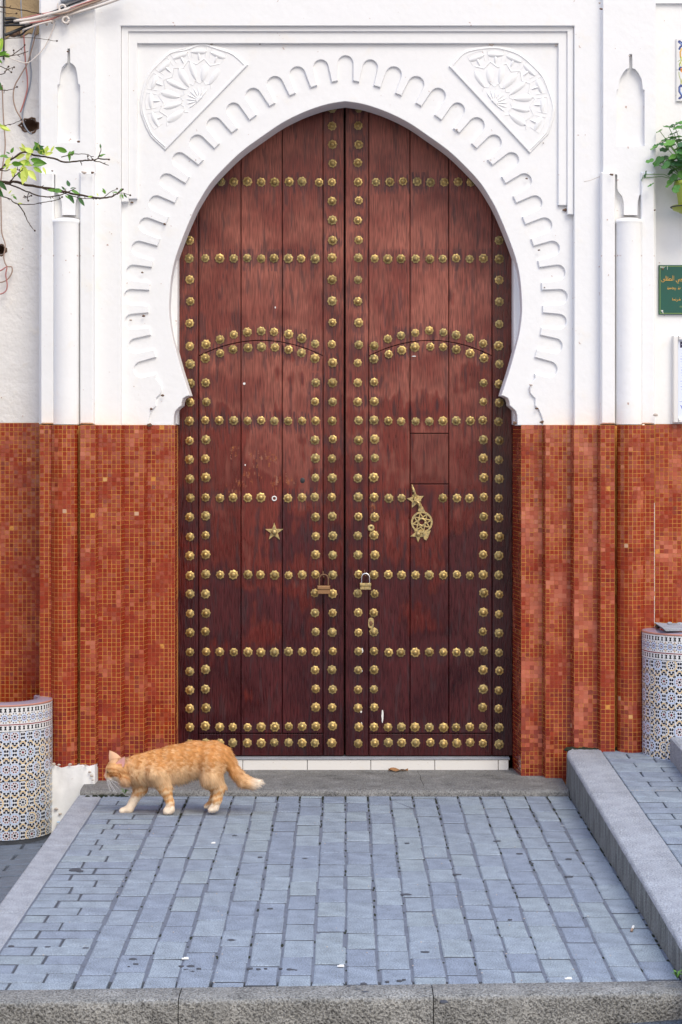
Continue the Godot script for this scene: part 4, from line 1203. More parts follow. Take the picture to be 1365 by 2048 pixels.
func padlock(x0: float, x1: float, y_top: float, y_body: float, y_end: float, tilt: float, steel: Material, label: String) -> void:
	var z := -0.155
	var o := thing("padlock", P((x0 + x1) * 0.5, y_end, z), label, "padlock")
	var mb := MB.new()
	mb.box(Vector3(X(x0, z), Y(y_end, z), z - 0.009), Vector3(X(x1, z), Y(y_body, z), z + 0.006), 0.002)
	mb.box(Vector3(X(x0 - 0.6, z), Y(y_body + (y_end - y_body) * 0.42, z), z - 0.0095), Vector3(X(x1 + 0.6, z), Y(y_body - 1, z), z + 0.0115), 0.003)
	part(o, "body", mb, M.bronze if steel == M.rusty_steel else M.brass)
	mb = MB.new()
	var w := (X(x1, z) - X(x0, z)) * 0.36; var cx := X((x0 + x1) * 0.5, z); var p := [Vector3(cx - w, Y(y_body, z) - 0.004, z)]
	for k in 11: p.append(Vector3(cx - cos(PI * k / 10) * w, Y(y_top, z) - w + sin(PI * k / 10) * w, z))
	p.append(Vector3(cx + w, Y(y_body, z) - 0.004, z))
	mb.tube(p, 0.0036, 8)
	part(o, "shackle", mb, steel)
	mb = MB.new()
	mb.tube([Vector3(cx - 0.004, Y(y_top - 6, ZD), ZD), Vector3(cx - 0.003, Y(y_top + 1, z), z - 0.012), Vector3(cx, Y(y_top + 3, z) - 0.004, z + 0.004), Vector3(cx + 0.003, Y(y_top + 6, z), z - 0.012), Vector3(cx + 0.004, Y(y_top + 10, ZD), ZD)], 0.003, 7)
	part(o, "staple", mb, M.rusty_steel)

# ---- ground -------------------------------------------------------------------------------------------------
func street_y(x: float) -> float: return -0.11 + 0.055 * x
func terrace_y(z: float) -> float: return 0.158 - 0.0225 * z

func slab(mb: MB, q: Array, depth: float, bevel: float) -> void:
	# a stone from the four corners of its top, its upper edges chamfered
	var mid: Vector3 = (q[0] + q[1] + q[2] + q[3]) * 0.25
	var top := []; var low := []
	for k in 4:
		var to_mid: Vector3 = mid - q[k]; to_mid.y = 0
		var inner := Vector3(signf(to_mid.x), 0, signf(to_mid.z)) * bevel
		top.append(q[k] + inner); low.append(q[k] - Vector3(0, bevel * 0.7, 0))
	mb.face(top[0], top[1], top[2], top[3], mid - Vector3(0, 1, 0))
	for k in 4:
		var m := (k + 1) % 4
		mb.face(top[k], top[m], low[m], low[k], mid - Vector3(0, 0.3, 0))
		mb.face(low[k], low[m], low[m] - Vector3(0, depth, 0), low[k] - Vector3(0, depth, 0), mid - Vector3(0, depth * 0.5, 0))

func paver(parent: Node, x0: float, x1: float, z0: float, z1: float, h: Callable, called := "paver", dark_tone := false) -> void:
	var mb := MB.new(); var j := 0.002
	var q := []
	var t := rng.randf_range(-0.0016, 0.0016)
	for c in [[x0, z0], [x0, z1], [x1, z1], [x1, z0]]:
		var x: float = c[0] + rng.randf_range(-j, j); var z: float = c[1] + rng.randf_range(-j, j)
		q.append(Vector3(x, h.call(x, z) + t + rng.randf_range(-0.0009, 0.0009), z))
	slab(mb, q, 0.02, 0.0036)
	part(parent, called, mb, M["paver%d" % (rng.randi() % 6)] if not dark_tone else M.dark_paver)

func build_ground() -> void:
	var st := thing("street", Vector3(0, -0.12, 2), "", "")
	tag(st, "sloping street paved with small grey blocks below the ramp", "", "", "structure")
	var mb := MB.new()
	var q := [Vector3(-40, street_y(-40) * 0.2 - 0.14, -0.5), Vector3(-40, -0.5, 40), Vector3(40, 0.1, 40), Vector3(40, 0.1, -0.5)]
	# one sheet, tilted near the gate and level farther off
	var rows := []
	for z in [-0.5, 0.5, 1.5, 3.0, 5.0, 9.0, 16.0, 40.0]:
		var row := PackedVector3Array()
		for x in [-40.0, -12.0, -4.0, -2.0, -1.0, 0.0, 1.0, 2.0, 4.0, 12.0, 40.0]: row.append(Vector3(x, street_y(clampf(x, -4, 2.2)) - 0.008, z))
		rows.append(row)
	mb.grid(rows, false, Vector3(0, -50, 0))
	part(st, "roadway", mb, M.street)
	var hy := func(x: float, _z: float) -> float: return street_y(x)
	var k := 0
	var z := 0.42
	while z < 1.95:
		var x := -1.098 - (0.1 if k % 2 else 0.0)
		var first := true
		while x > -1.75:
			var w := 0.19 if not (first and k % 2 == 1) else 0.19
			if first and k % 2 == 1:
				paver(st, -1.194, -1.099, z, z + 0.093, hy, "paver", true)
				x = -1.202
			first = false
			paver(st, x - w, x - 0.006, z, z + 0.092, hy, "paver", true)
			x -= w + 0.007
		z += 0.1; k += 1
	z = 3.5; k = 0
	while z < 3.9:
		var x := 0.3 + (0.1 if k % 2 else 0.0)
		while x < 1.5:
			paver(st, x, x + 0.19, z, z + 0.094, hy); x += 0.197
		z += 0.1; k += 1
	# the ramp in front of the door
	var fc := thing("forecourt", Vector3(0, 0, 2), "", "")
	tag(fc, "grey paved ramp before the door, blocks laid in long columns", "", "", "structure")
	mb = MB.new()
	mb.box(Vector3(-1.06, -0.3, 0.30), Vector3(0.93, -0.0022, 3.17))
	part(fc, "joint_bed", mb, M.joint_sand)
	var dirt := MB.new()
	var flat := func(_x: float, _z: float) -> float: return 0.0
	var fz := func(x: float) -> float: return 3.272 - 0.052 * (x + 1.0)     # inner edge of the front kerb
	z = 0.352; k = 0
	while z < 3.2:
		var zz := minf(z + 0.0925, fz.call(-0.9) - 0.004)
		var cut: float = [-0.83, -0.90, -0.86, -0.91][k % 4] + rng.randf_range(-0.015, 0.015)
		paver(fc, -0.984, cut - 0.003, z, zz, flat); paver(fc, cut + 0.003, -0.7365, z, zz, flat)
		dirt.box(Vector3(-0.984, -0.02, zz), Vector3(-0.737, -0.0012, zz + 0.006)); dirt.box(Vector3(cut - 0.003, -0.02, z), Vector3(cut + 0.003, -0.0013, zz))
		z += 0.098; k += 1
	var pitch := 0.0913
	for c in 18:
		var x0 := -0.728 + c * pitch
		z = 0.352 - rng.randf_range(0.0, 0.17)
		while z < 3.25:
			var l := 0.188 + rng.randf_range(-0.006, 0.004)
			var a := maxf(z, 0.352); var b := minf(z + l, fz.call(x0 + 0.04) - 0.004)
			if b - a > 0.02:
				var sh := rng.randf_range(-0.0025, 0.0025); var gap := 0.0038 + 0.001 * sin(c * 1.7)
				paver(fc, x0 + gap + sh, minf(x0 + pitch - gap + sh, 0.912), a, b, flat)
				dirt.box(Vector3(x0 + gap + sh, -0.02, b), Vector3(x0 + pitch - gap + sh, -0.0012, b + 0.0065))
			z += l + 0.0065
	part(fc, "joint_dirt", dirt, M.joint, null, "stuff")
	# kerb stones: left strip, front
	mb = MB.new()
	var zs := [0.33, 1.35, 2.38, 3.36]
	for i in 3:
		mb = MB.new()
		slab(mb, [Vector3(-1.087, 0.002, zs[i]), Vector3(-1.087, 0.002, zs[i + 1] - 0.003), Vector3(-0.99, 0.002, zs[i + 1] - 0.003), Vector3(-0.99, 0.002, zs[i])], 0.34, 0.006)
		part(fc, "kerb_stone", mb, M.granite)
	var xs := [-1.75, -1.09, -0.436, 0.234, 0.912]
	for i in range(1, 4):
		mb = MB.new()
		# rows across the stone: inner edge, top, rounded nose, rough pitched face
		var rws := []
		for prof in [[0.0, -0.02], [0.0, 0.001], [0.06, 0.002], [0.108, 0.001], [0.117, -0.004], [0.121, -0.013], [0.123, -0.035], [0.122, -0.06], [0.125, -0.1], [0.125, -0.3]]:
			var row := PackedVector3Array()
			for j in 25:
				var x: float = lerpf(xs[i] + 0.001, xs[i + 1] - 0.0015, j / 24.0)
				var rr := 0.004 if prof[1] < -0.02 else (0.0015 if prof[1] < 0.0 else 0.0004)
				row.append(Vector3(x, prof[1] + rng.randf_range(-rr, rr) * 0.5, fz.call(x) + prof[0] + rng.randf_range(-rr, rr)))
			rws.append(row)
		mb.grid(rws, false, Vector3((xs[i] + xs[i + 1]) * 0.5, -0.1, 3.1))
		part(fc, "kerb_stone", mb, M.pitched_granite)
	# the threshold slab of worn granite
	var gs := thing("granite_step", Vector3(-0.05, 0, 0.34), "low worn granite slab under the door with a crack and rounded edge", "step")
	mb = MB.new()
	var rws := []
	for prof in [[-0.2, 0.0255], [0.0, 0.0252], [0.25, 0.0245], [0.318, 0.0235], [0.334, 0.019], [0.341, 0.010], [0.342, -0.03]]:
		var row := PackedVector3Array()
		for j in 49:
			var x := lerpf(-1.08, 0.914, j / 48.0); var e: float = 0.0016 if prof[0] > 0.3 else 0.0006
			row.append(Vector3(x, prof[1] + rng.randf_range(-e, e) * (0.4 if prof[0] < 0.3 else 1.0), prof[0] + rng.randf_range(-e, e) * 1.5))
		rws.append(row)
	mb.grid(rws, false, Vector3(-0.08, -0.4, 0.0))
	part(gs, "slab", mb, M.worn_granite)
	mb = MB.new()
	var crack := []
	for c in [[834, 1539], [838, 1548], [841, 1551], [842, 1559], [846, 1566], [848, 1571], [856, 1577], [859, 1583]]:
		var y := 0.0246 if c[1] < 1575 else 0.02
		var d: float = FOCAL * (EYE - y) / (c[1] - HORIZON)
		crack.append(Vector3((c[0] - MIDDLE) * d / FOCAL, y, AWAY - d))
	mb.tube(crack, 0.0012, 4)
	part(gs, "crack", mb, M.dark_gap)
	# marble sill tiles under the door
	var ts := thing("door_sill", Vector3(0, 0.025, -0.15), "row of white tiles under a thin marble ledge beneath both leaves", "door sill")
	var cuts := [355, 486, 615, 742, 870, 997, 1018]
	for i in 6:
		mb = MB.new(); mb.box(Vector3(X(cuts[i] + 0.5, -0.15), 0.018, -0.19), Vector3(X(cuts[i + 1] - 0.5, -0.15), 0.0685, -0.15), 0.0015)
		part(ts, "tile", mb, M.marble)
	mb = MB.new(); mb.box(Vector3(X(354, -0.15), 0.0690, -0.26), Vector3(X(1020, -0.15), 0.0745, -0.146), 0.002); part(ts, "ledge", mb, M.granite)
	# the raised terrace on the right
	var te := thing("terrace", Vector3(1.2, 0.1, 1.5), "", "")
	tag(te, "raised paved terrace right of the ramp behind a granite kerb", "", "", "structure")
	mb = MB.new()
	var e := [Vector3(1.0, terrace_y(0.0) - 0.007, 0.0), Vector3(1.0, terrace_y(3.6) - 0.007, 3.6), Vector3(2.6, terrace_y(3.6) - 0.007, 3.6), Vector3(2.6, terrace_y(0.0) - 0.007, 0.0)]
	slab(mb, e, 0.4, 0.001)
	part(te, "joint_bed", mb, M.joint)
	var dirt2 := MB.new()
	var ty := func(_x: float, zz: float) -> float: return terrace_y(zz)
	z = 0.13; k = 0
	while z < 3.4:
		var x := 1.07
		var half := k % 2 == 1
		while x < (1.6 if z < 0.5 else 1.36) - 0.13 * (z - 0.5):
			var w := 0.095 if half else 0.192
			half = false
			paver(te, x + 0.003, x + w - 0.003, z, z + 0.0925, ty); x += w
		dirt2.face(Vector3(1.07, terrace_y(z + 0.0925) - 0.0012, z + 0.0925), Vector3(1.56, terrace_y(z + 0.0925) - 0.0012, z + 0.0925), Vector3(1.56, terrace_y(z + 0.098) - 0.0012, z + 0.0985), Vector3(1.07, terrace_y(z + 0.098) - 0.0012, z + 0.0985), Vector3(1.2, -9, z))
		z += 0.098; k += 1
	part(te, "joint_dirt", dirt2, M.joint, null, "stuff")
	zs = [0.10, 1.05, 2.15, 3.6]
	for i in 3:
		mb = MB.new()
		rws = []
		for prof in [[0.15, -0.02], [0.15, 0.003], [0.012, 0.003], [0.003, 0.0], [0.0, -0.010], [0.0, -0.06], [0.0, -0.12], [0.0, -0.3]]:
			var row := PackedVector3Array()
			for j in 25:
				var zz: float = lerpf(zs[i], zs[i + 1] - 0.002, j / 24.0)
				var edge := 0.0
				if i == 0 and j < 5: edge = 0.03 * pow(1.0 - j / 4.0, 2.0)      # the far end is rounded off
				var rr := 0.0022 if prof[1] < -0.015 else 0.0006
				row.append(Vector3(0.916 + minf(prof[0] + edge, 0.15) + rng.randf_range(-rr, rr), terrace_y(zz) + prof[1], zz))
			rws.append(row)
		mb.grid(rws.slice(0, 5), false, Vector3(1.0, -0.1, 0.5 * (zs[i] + zs[i + 1])))
		var face := MB.new(); face.grid(rws.slice(4), false, Vector3(1.0, -0.1, 0.5 * (zs[i] + zs[i + 1])))
		var a := PackedVector3Array(); var b := PackedVector3Array()
		for row in rws: a.append(row[0]); b.append(Vector3(1.066, -0.1, row[0].z))
		mb.grid([a, b], false, Vector3(1.0, 0, 5.0))
		part(part(te, "kerb_stone", mb, M.kerb_side), "face", face, M.shaded_streaked_granite)
	# next step up
	var up := thing("upper_kerb", Vector3(1.4, 0.15, 0.8), "second granite kerb, one step up beside the right planter", "kerb")
	mb = MB.new()
	slab(mb, [Vector3(1.322, 0.248, 0.25), Vector3(1.322, 0.18, 3.6), Vector3(1.46, 0.18, 3.6), Vector3(1.46, 0.248, 0.25)], 0.3, 0.008)
	part(up, "stone", mb, M.kerb_side)
	mb = MB.new()
	slab(mb, [Vector3(1.461, 0.245, 0.25), Vector3(1.461, 0.177, 3.6), Vector3(2.6, 0.177, 3.6), Vector3(2.6, 0.245, 0.25)], 0.3, 0.003)
	part(up, "paving", mb, M.paver2)
	litter(fc, te)

func on_ramp(px: float, py: float, y := 0.0) -> Vector3:
	var d := FOCAL * (EYE - y) / (py - HORIZON)
	return Vector3((px - MIDDLE) * d / FOCAL, y, AWAY - d)

func litter(fc: Node3D, te: Node3D) -> void:
	# stains: thin dark spots of old gum and drips
	var mb := MB.new()
	for q in [[152, 1740, 15], [160, 1743, 8], [22, 1893, 7], [96, 1895, 7], [172, 1897, 7], [265, 1919, 9], [272, 1929, 6], [258, 1934, 3], [364, 1933, 6], [382, 1933, 8], [398, 1938, 5], [372, 1940, 5], [386, 1944, 5], [500, 1938, 8], [517, 1939, 5], [532, 1938, 4], [562, 1938, 4], [580, 1940, 9], [592, 1941, 4], [463, 1881, 9], [541, 1818, 7], [470, 1672, 6], [520, 1715, 6], [610, 1718, 7], [813, 1790, 11], [850, 1905, 10], [914, 1750, 9], [995, 1683, 8], [1040, 1708, 7], [1138, 1719, 8], [1138, 1754, 9], [1062, 1727, 6], [888, 2004, 10], [727, 1968, 8], [716, 1980, 6], [731, 1985, 8], [698, 1974, 5], [775, 1964, 5], [800, 1962, 6], [808, 1960, 4], [1020, 1840, 5], [815, 1687, 6]]:
		var c := on_ramp(q[0], q[1]); var r: float = q[2] / (FOCAL / (AWAY - c.z)) * 0.95
		var ring := PackedVector3Array(); var mid := PackedVector3Array(); var low := PackedVector3Array()
		for k in 12:
			var rr := r * rng.randf_range(0.65, 1.15)
			ring.append(c + Vector3(cos(TAU * k / 12) * rr, 0.0024, sin(TAU * k / 12) * rr * 0.8)); low.append(ring[-1] * 1.0 - Vector3(0, 0.004, 0)); mid.append(c + Vector3(0, 0.0027, 0))
		mb.grid([low, ring, mid], true, c - Vector3(0, 0.5, 0))
	part(fc, "stain_spot", mb, M.stain, null, "stuff")
	# moss and black earth in the open joints
	mb = MB.new()
	for k in 420:
		var c := -0.728 + (rng.randi() % 18) * 0.0913
		var z := 0.36 + pow(rng.randf(), 2.6) * 2.7
		var l := rng.randf_range(0.008, 0.035) * (1.4 if z < 1.0 else 0.8)
		mb.ball(Vector3(c + rng.randf_range(-0.002, 0.002), -0.003, z), Vector3(rng.randf_range(0.0028, 0.0052), rng.randf_range(0.0012, 0.0032), l), 4, 6)
	for k in 60: mb.ball(Vector3(0.912, -0.004, rng.randf_range(0.2, 3.2)), Vector3(0.006, 0.004, rng.randf_range(0.006, 0.03)), 4, 6)
	for k in 40: mb.ball(Vector3(rng.randf_range(-1.07, -0.93) + 0.06 * rng.randf(), 0.001, rng.randf_range(0.342, 0.37)), Vector3(rng.randf_range(0.003, 0.012), rng.randf_range(0.002, 0.010), 0.007), 5, 7)
	for k in 34: mb.ball(Vector3(rng.randf_range(0.93, 1.2), terrace_y(0.12) + 0.002, rng.randf_range(0.10, 0.15)), Vector3(rng.randf_range(0.006, 0.018), rng.randf_range(0.003, 0.010), 0.008), 5, 7)
	for k in 40: mb.ball(Vector3(rng.randf_range(-1.2, -1.09), street_y(-1.1) + 0.002, rng.randf_range(0.25, 0.6)), Vector3(rng.randf_range(0.006, 0.02), rng.randf_range(0.003, 0.012), 0.012), 5, 7)
	part(fc, "moss", mb, M.moss, null, "stuff")
	mb = MB.new()
	for k in 90:
		var c := on_ramp(rng.randf_range(80, 1300), rng.randf_range(1610, 1975))
		if absf(c.x) < 0.9: mb.ball(c + Vector3(0, 0.002, 0), Vector3(rng.randf_range(0.001, 0.0032), 0.0014, rng.randf_range(0.001, 0.003)), 4, 5)
	for k in 30: mb.ball(Vector3(rng.randf_range(1.07, 1.25), terrace_y(1.0) + 0.003, 1.0) + Vector3(0, 0, 0), Vector3(0.002, 0.001, 0.002), 4, 5)
	part(fc, "grit", mb, M.pale_dirt, null, "stuff")
	# weeds
	for w in [[250, 1588, 0.02, 7, "sprig of green weed under the cat's chin at the slab's foot"], [1355, 1957, 0.03, 9, "small weed in the corner where ramp kerb meets terrace"], [5, 1668, -0.16, 8, "green weed at the foot of the left planter"]]:
		var c := on_ramp(w[0], w[1], w[2]); 
		var t := thing("weed", c, w[4], "weed")
		mb = MB.new()
		for k in w[3]:
			var a := rng.randf() * TAU; var tip := c + Vector3(cos(a) * 0.018, rng.randf_range(0.008, 0.024), sin(a) * 0.018); var side := Vector3(-sin(a), 0, cos(a)) * 0.004
			var m := (c + tip) * 0.5 + Vector3(0, 0.008, 0)
			mb.grid([PackedVector3Array([c - side * 0.2, c, c + side * 0.2]), PackedVector3Array([m - side, m + Vector3(0, -0.001, 0), m + side]), PackedVector3Array([tip, tip, tip])])
		part(t, "leaves", mb, M.weed)
	# dry leaf on the slab
	var at := on_ramp(797, 1543, 0.026)
	var dl := thing("dry_leaf", at, "curled brown dry leaf lying on the granite slab", "leaf")
	mb = MB.new()
	var rws := []
	for i in 9:
		var t := i / 8.0; var w := 0.016 * sin(PI * pow(t, 0.8)) * (1.0 + 0.35 * sin(t * 17.0)) + 0.0008
		rws.append(PackedVector3Array([at + Vector3((t - 0.5) * 0.085, 0.010 + 0.006 * sin(t * 7.0), -w), at + Vector3((t - 0.5) * 0.085, 0.003, 0), at + Vector3((t - 0.5) * 0.085, 0.008 + 0.005 * cos(t * 9.0), w)]))
	mb.grid(rws)
	part(dl, "blade", mb, M.dry_leaf)
	# cigarette end
	at = on_ramp(1265, 1858, 0.004)
	var b2 := on_ramp(1269, 1849, 0.005)
	var ce := thing("cigarette_butt", at, "white cigarette end lying on the ramp near the terrace kerb", "cigarette butt")
	mb = MB.new(); mb.tube([at, at.lerp(b2, 0.62)], 0.0038, 8); part(ce, "paper", mb, M.white_paint)
	mb = MB.new(); mb.tube([at + (at - b2) * 0.42, at], 0.0039, 8); part(ce, "filter", mb, M.cable_brown)
	# scraps of paper
	for s in [[427, 1686, 5, "white paper scrap in a joint in the middle of the ramp"], [371, 1917, 6, "torn white scrap low on the ramp left of the seam stones"], [682, 1932, 6, "white scrap wedged in the central joint by the front kerb"], [1137, 1957, 6, "white scrap lying by the front kerb towards the terrace"], [1125, 1652, 5, "small blue scrap in the joint near the terrace's far end"]]:
		at = on_ramp(s[0], s[1], 0.003)
		var sc := thing("paper_scrap", at, s[3], "litter")
		mb = MB.new(); var r: float = s[2] * 0.0016
		mb.box(at + Vector3(-r, -0.001, -r * 0.5), at + Vector3(r, 0.001, r * 0.6)); mb.box(at + Vector3(-r * 0.4, 0.001, -r * 0.3), at + Vector3(r * 0.9, 0.0035, r * 0.2))
		part(sc, "paper", mb, M.white_paint if s[0] != 1125 else M.cable_grey)
	at = on_ramp(122, 1645, -0.13)
	var bl := thing("plastic_strip", at, "pale blue plastic strip lying beside the left planter's foot", "litter")
	mb = MB.new(); mb.box(at + Vector3(-0.016, 0, -0.006), at + Vector3(0.016, 0.004, 0.006), 0.001); part(bl, "strip", mb, M["zellige_border"] if false else M.pale_blue)

# ---- planters -----------------------------------------------------------------------------------------------
func build_planter(cx: float, cz: float, foot: float, top: float, s: int, label: String) -> void:
	var o := thing("planter", Vector3(cx, foot, cz), label, "planter")
	var r := 0.2; var n := 15
	var arc := func(called: String, prof: Array, m: Material) -> void:
		var mb := MB.new(); var rows := []
		for q in prof:
			var row := PackedVector3Array()
			for k in 61:
				var th := lerpf(-0.62, PI + 0.62, k / 60.0)
				row.append(Vector3(cx + cos(th) * q[0] * s, q[1], cz + sin(th) * q[0]))
			rows.append(row)
		mb.grid(rows)
		part(o, called, mb, m)
	arc.call("body", [[r - 0.055, top - 0.3], [r - 0.055, top - 0.004], [r - 0.004, top - 0.004], [r - 0.004, foot - 0.1]], M.joint)
	var soil := MB.new(); soil.lathe(PackedVector2Array([Vector2(r - 0.05, top - 0.17), Vector2(0.001, top - 0.15)]), 24, Vector3(cx, 0, cz)); part(o, "soil", soil, M.soil)
	arc.call("rim", [[r - 0.062, top - 0.03], [r - 0.062, top + 0.003], [r - 0.055, top + 0.007], [r - 0.03, top + 0.006], [r - 0.004, top + 0.002], [r - 0.001, top]], M.rim_glaze)
	arc.call("cut_edge", [[r - 0.002, top + 0.001], [r + 0.0014, top - 0.001], [r + 0.0014, top - 0.006], [r - 0.002, top - 0.007]], M.cut_edge)
	# narrow strips cut from square printed tiles, three courses
	var step := 0.041 / r
	var courses := [[top - 0.007, top - 0.107, "zellige_border"], [top - 0.109, top - 0.309, ""], [top - 0.311, foot - 0.01, ""]]
	for c in courses.size():
		for k in n:
			var a0 := -0.35 + k * step; var a1 := a0 + step - 0.008
			var mb := MB.new()
			var y1: float = courses[c][0]; var y0: float = courses[c][1]
			var rr := r + rng.randf_range(-0.0006, 0.0006)
			var rows := []
			var band: bool = c == 0
			var u0 := fposmod(k * 0.2, 1.0) if not band or true else 0.0
			if not band and rng.randf() < 0.4: u0 = float(rng.randi() % 5) * 0.2
			for seg in 3:
				var b0 := lerpf(a0, a1, seg / 3.0); var b1 := lerpf(a0, a1, (seg + 1) / 3.0)
				var p0 := Vector3(cx + cos(b0) * rr * s, 0, cz + sin(b0) * rr); var p1 := Vector3(cx + cos(b1) * rr * s, 0, cz + sin(b1) * rr)
				var nn := ((p0 + p1) * 0.5 - Vector3(cx, 0, cz)).normalized()
				var ua := u0 + seg * 0.0667; var ub := ua + 0.0667
				var vb := 0.0; var vt := (y1 - y0) / 0.2 if not band else 1.0
				mb.quad(p0 + Vector3(0, y0, 0), p0 + Vector3(0, y1, 0), p1 + Vector3(0, y1, 0), p1 + Vector3(0, y0, 0), nn, Vector2(ua, vt), Vector2(ua, vb), Vector2(ub, vb), Vector2(ub, vt))
				if seg == 0: mb.quad(p0 + Vector3(0, y0, 0), p0 + Vector3(0, y1, 0), p0 * 1.0 - nn * 0.005 + Vector3(0, y1, 0), p0 - nn * 0.005 + Vector3(0, y0, 0), Vector3(sin(b0) * s, 0, -cos(b0)))
				if seg == 2: mb.quad(p1 + Vector3(0, y0, 0), p1 + Vector3(0, y1, 0), p1 - nn * 0.005 + Vector3(0, y1, 0), p1 - nn * 0.005 + Vector3(0, y0, 0), Vector3(-sin(b1) * s, 0, cos(b1)))
			part(o, "tile", mb, M[courses[c][2]] if band else M["zellige%d" % (int(k / 2 + c * 2 + (1 if s > 0 else 0)) % 5)])

# ---- things on the walls ------------------------------------------------------------------------------------
func build_fittings() -> void:
	var z := 0.012
	var o := thing("plaque", P(1365, 630, 0.0), "green plaque with faded gold Arabic lettering on the white wall", "plaque")
	var mb := MB.new(); var x0 := X(1318, z); var y0 := Y(629, z); var x1 := x0 + 0.2; var y1 := Y(530, z)
	mb.box(Vector3(x0, y0, 0.0), Vector3(x1, y1, z), 0.002); mb.flat_uv(x0, y0, x1 - x0, y1 - y0)
	part(o, "plate", mb, M.plaque_print)
	mb = MB.new(); mb.ball(P(1326, 538, z), Vector3(0.004, 0.004, 0.003)); part(o, "screw", mb, M.rusty_steel)
	mb = MB.new(); mb.ball(P(1325, 622, z), Vector3(0.004, 0.004, 0.003)); part(o, "screw", mb, M.white_paint)
	# notice case
	z = 0.03
	o = thing("notice_board", P(1420, 845, 0.0), "narrow aluminium framed notice below the green plaque", "notice board")
	x0 = X(1347, z); x1 = x0 + 0.3; y0 = Y(846, z); y1 = Y(671, z)
	for f in [[x0, x0 + 0.022, y0, y1], [x1 - 0.022, x1, y0, y1], [x0 + 0.0221, x1 - 0.0221, y0, y0 + 0.02], [x0 + 0.0221, x1 - 0.0221, y1 - 0.02, y1]]:
		mb = MB.new(); mb.box(Vector3(f[0], f[2], 0), Vector3(f[1], f[3], z), 0.004); part(o, "frame_bar", mb, M.aluminium)
	mb = MB.new(); mb.box(Vector3(x0 + 0.02, y0 + 0.018, 0.001), Vector3(x1 - 0.02, y1 - 0.018, z - 0.012)); mb.flat_uv(x0 + 0.02, y0 + 0.018, x1 - x0 - 0.04, y1 - y0 - 0.036)
	part(o, "sheet", mb, M.notice_print)
	# painted tile picture
	z = 0.01
	o = thing("tile_panel", P(1400, 200, 0.0), "white tile panel painted with blue and yellow scrolls, high on the right wall", "tile panel")
	x0 = X(1353, z); y0 = Y(203, z); x1 = x0 + 0.14; y1 = Y(77, z)
	for j in 2:
		mb = MB.new(); var a := lerpf(y0, y1, j * 0.5) + 0.0004; var b := lerpf(y0, y1, (j + 1) * 0.5) - 0.0004
		mb.box(Vector3(x0, a, 0), Vector3(x1, b, z), 0.002); mb.flat_uv(x0, y0, x1 - x0, y1 - y0)
		part(o, "tile", mb, M.painted_tile)
	# geranium in its ring
	geranium()
	# wires
	wires()
	branches()
	# rubble and a slate on the right planter
	o = thing("slate", Vector3(1.42, 0.67, 0.2), "grey slate scrap lying across the rim of the right planter", "slate")
	mb = MB.new()
	var yb := Y(1260, 0.33)
	mb.extrude(PackedVector2Array([Vector2(X(1322, 0.33), yb + 0.014), Vector2(X(1330, 0.33), yb - 0.003), Vector2(1.62, yb + 0.0), Vector2(1.62, yb + 0.012), Vector2(X(1345, 0.33), yb + 0.010)]), 0.14, 0.36, 0.002, true)
	part(o, "sheet", mb, M.granite)
	o = thing("rubble", Vector3(1.36, 0.67, 0.25), "grey rubble lumps heaped behind the slate on the right planter", "rubble", "")
	mb = MB.new()
	for k in 12: mb.ball(Vector3(rng.randf_range(1.33, 1.56), yb + rng.randf_range(0.0, 0.014), rng.randf_range(0.12, 0.2)), Vector3(rng.randf_range(0.008, 0.02), rng.randf_range(0.006, 0.016), 0.012), 5, 7)
	part(o, "lumps", mb, M.kerb_side, null, "stuff")
	mb = MB.new(); mb.ball(P(1316, 1253, 0.2), Vector3(0.012, 0.009, 0.012), 5, 7); part(o, "dark_lump", mb, M.soil)

func leaf_disc(sd: int) -> ArrayMesh:
	var r := RandomNumberGenerator.new(); r.seed = sd
	var mb := MB.new(); var rows := []
	for i in 4:
		var ring := PackedVector3Array()
		for k in 22:
			var th := TAU * k / 22
			var lobe := 0.86 + 0.12 * absf(cos(th * 2.5 + 0.3 * sd)) + r.randf_range(-0.05, 0.05) * (1 if i == 3 else 0)
			if absf(wrapf(th - PI * 1.5, -PI, PI)) < 0.2: lobe *= 0.55
			var q := i / 3.0 * lobe
			ring.append(Vector3(cos(th) * q, sin(th) * q, 0.18 * (i / 3.0) * (i / 3.0) * (0.6 + 0.5 * cos(th * 5)) - 0.05))
		rows.append(ring)
	mb.grid(rows, true, Vector3(0, 0, -3))
	return mb.done()

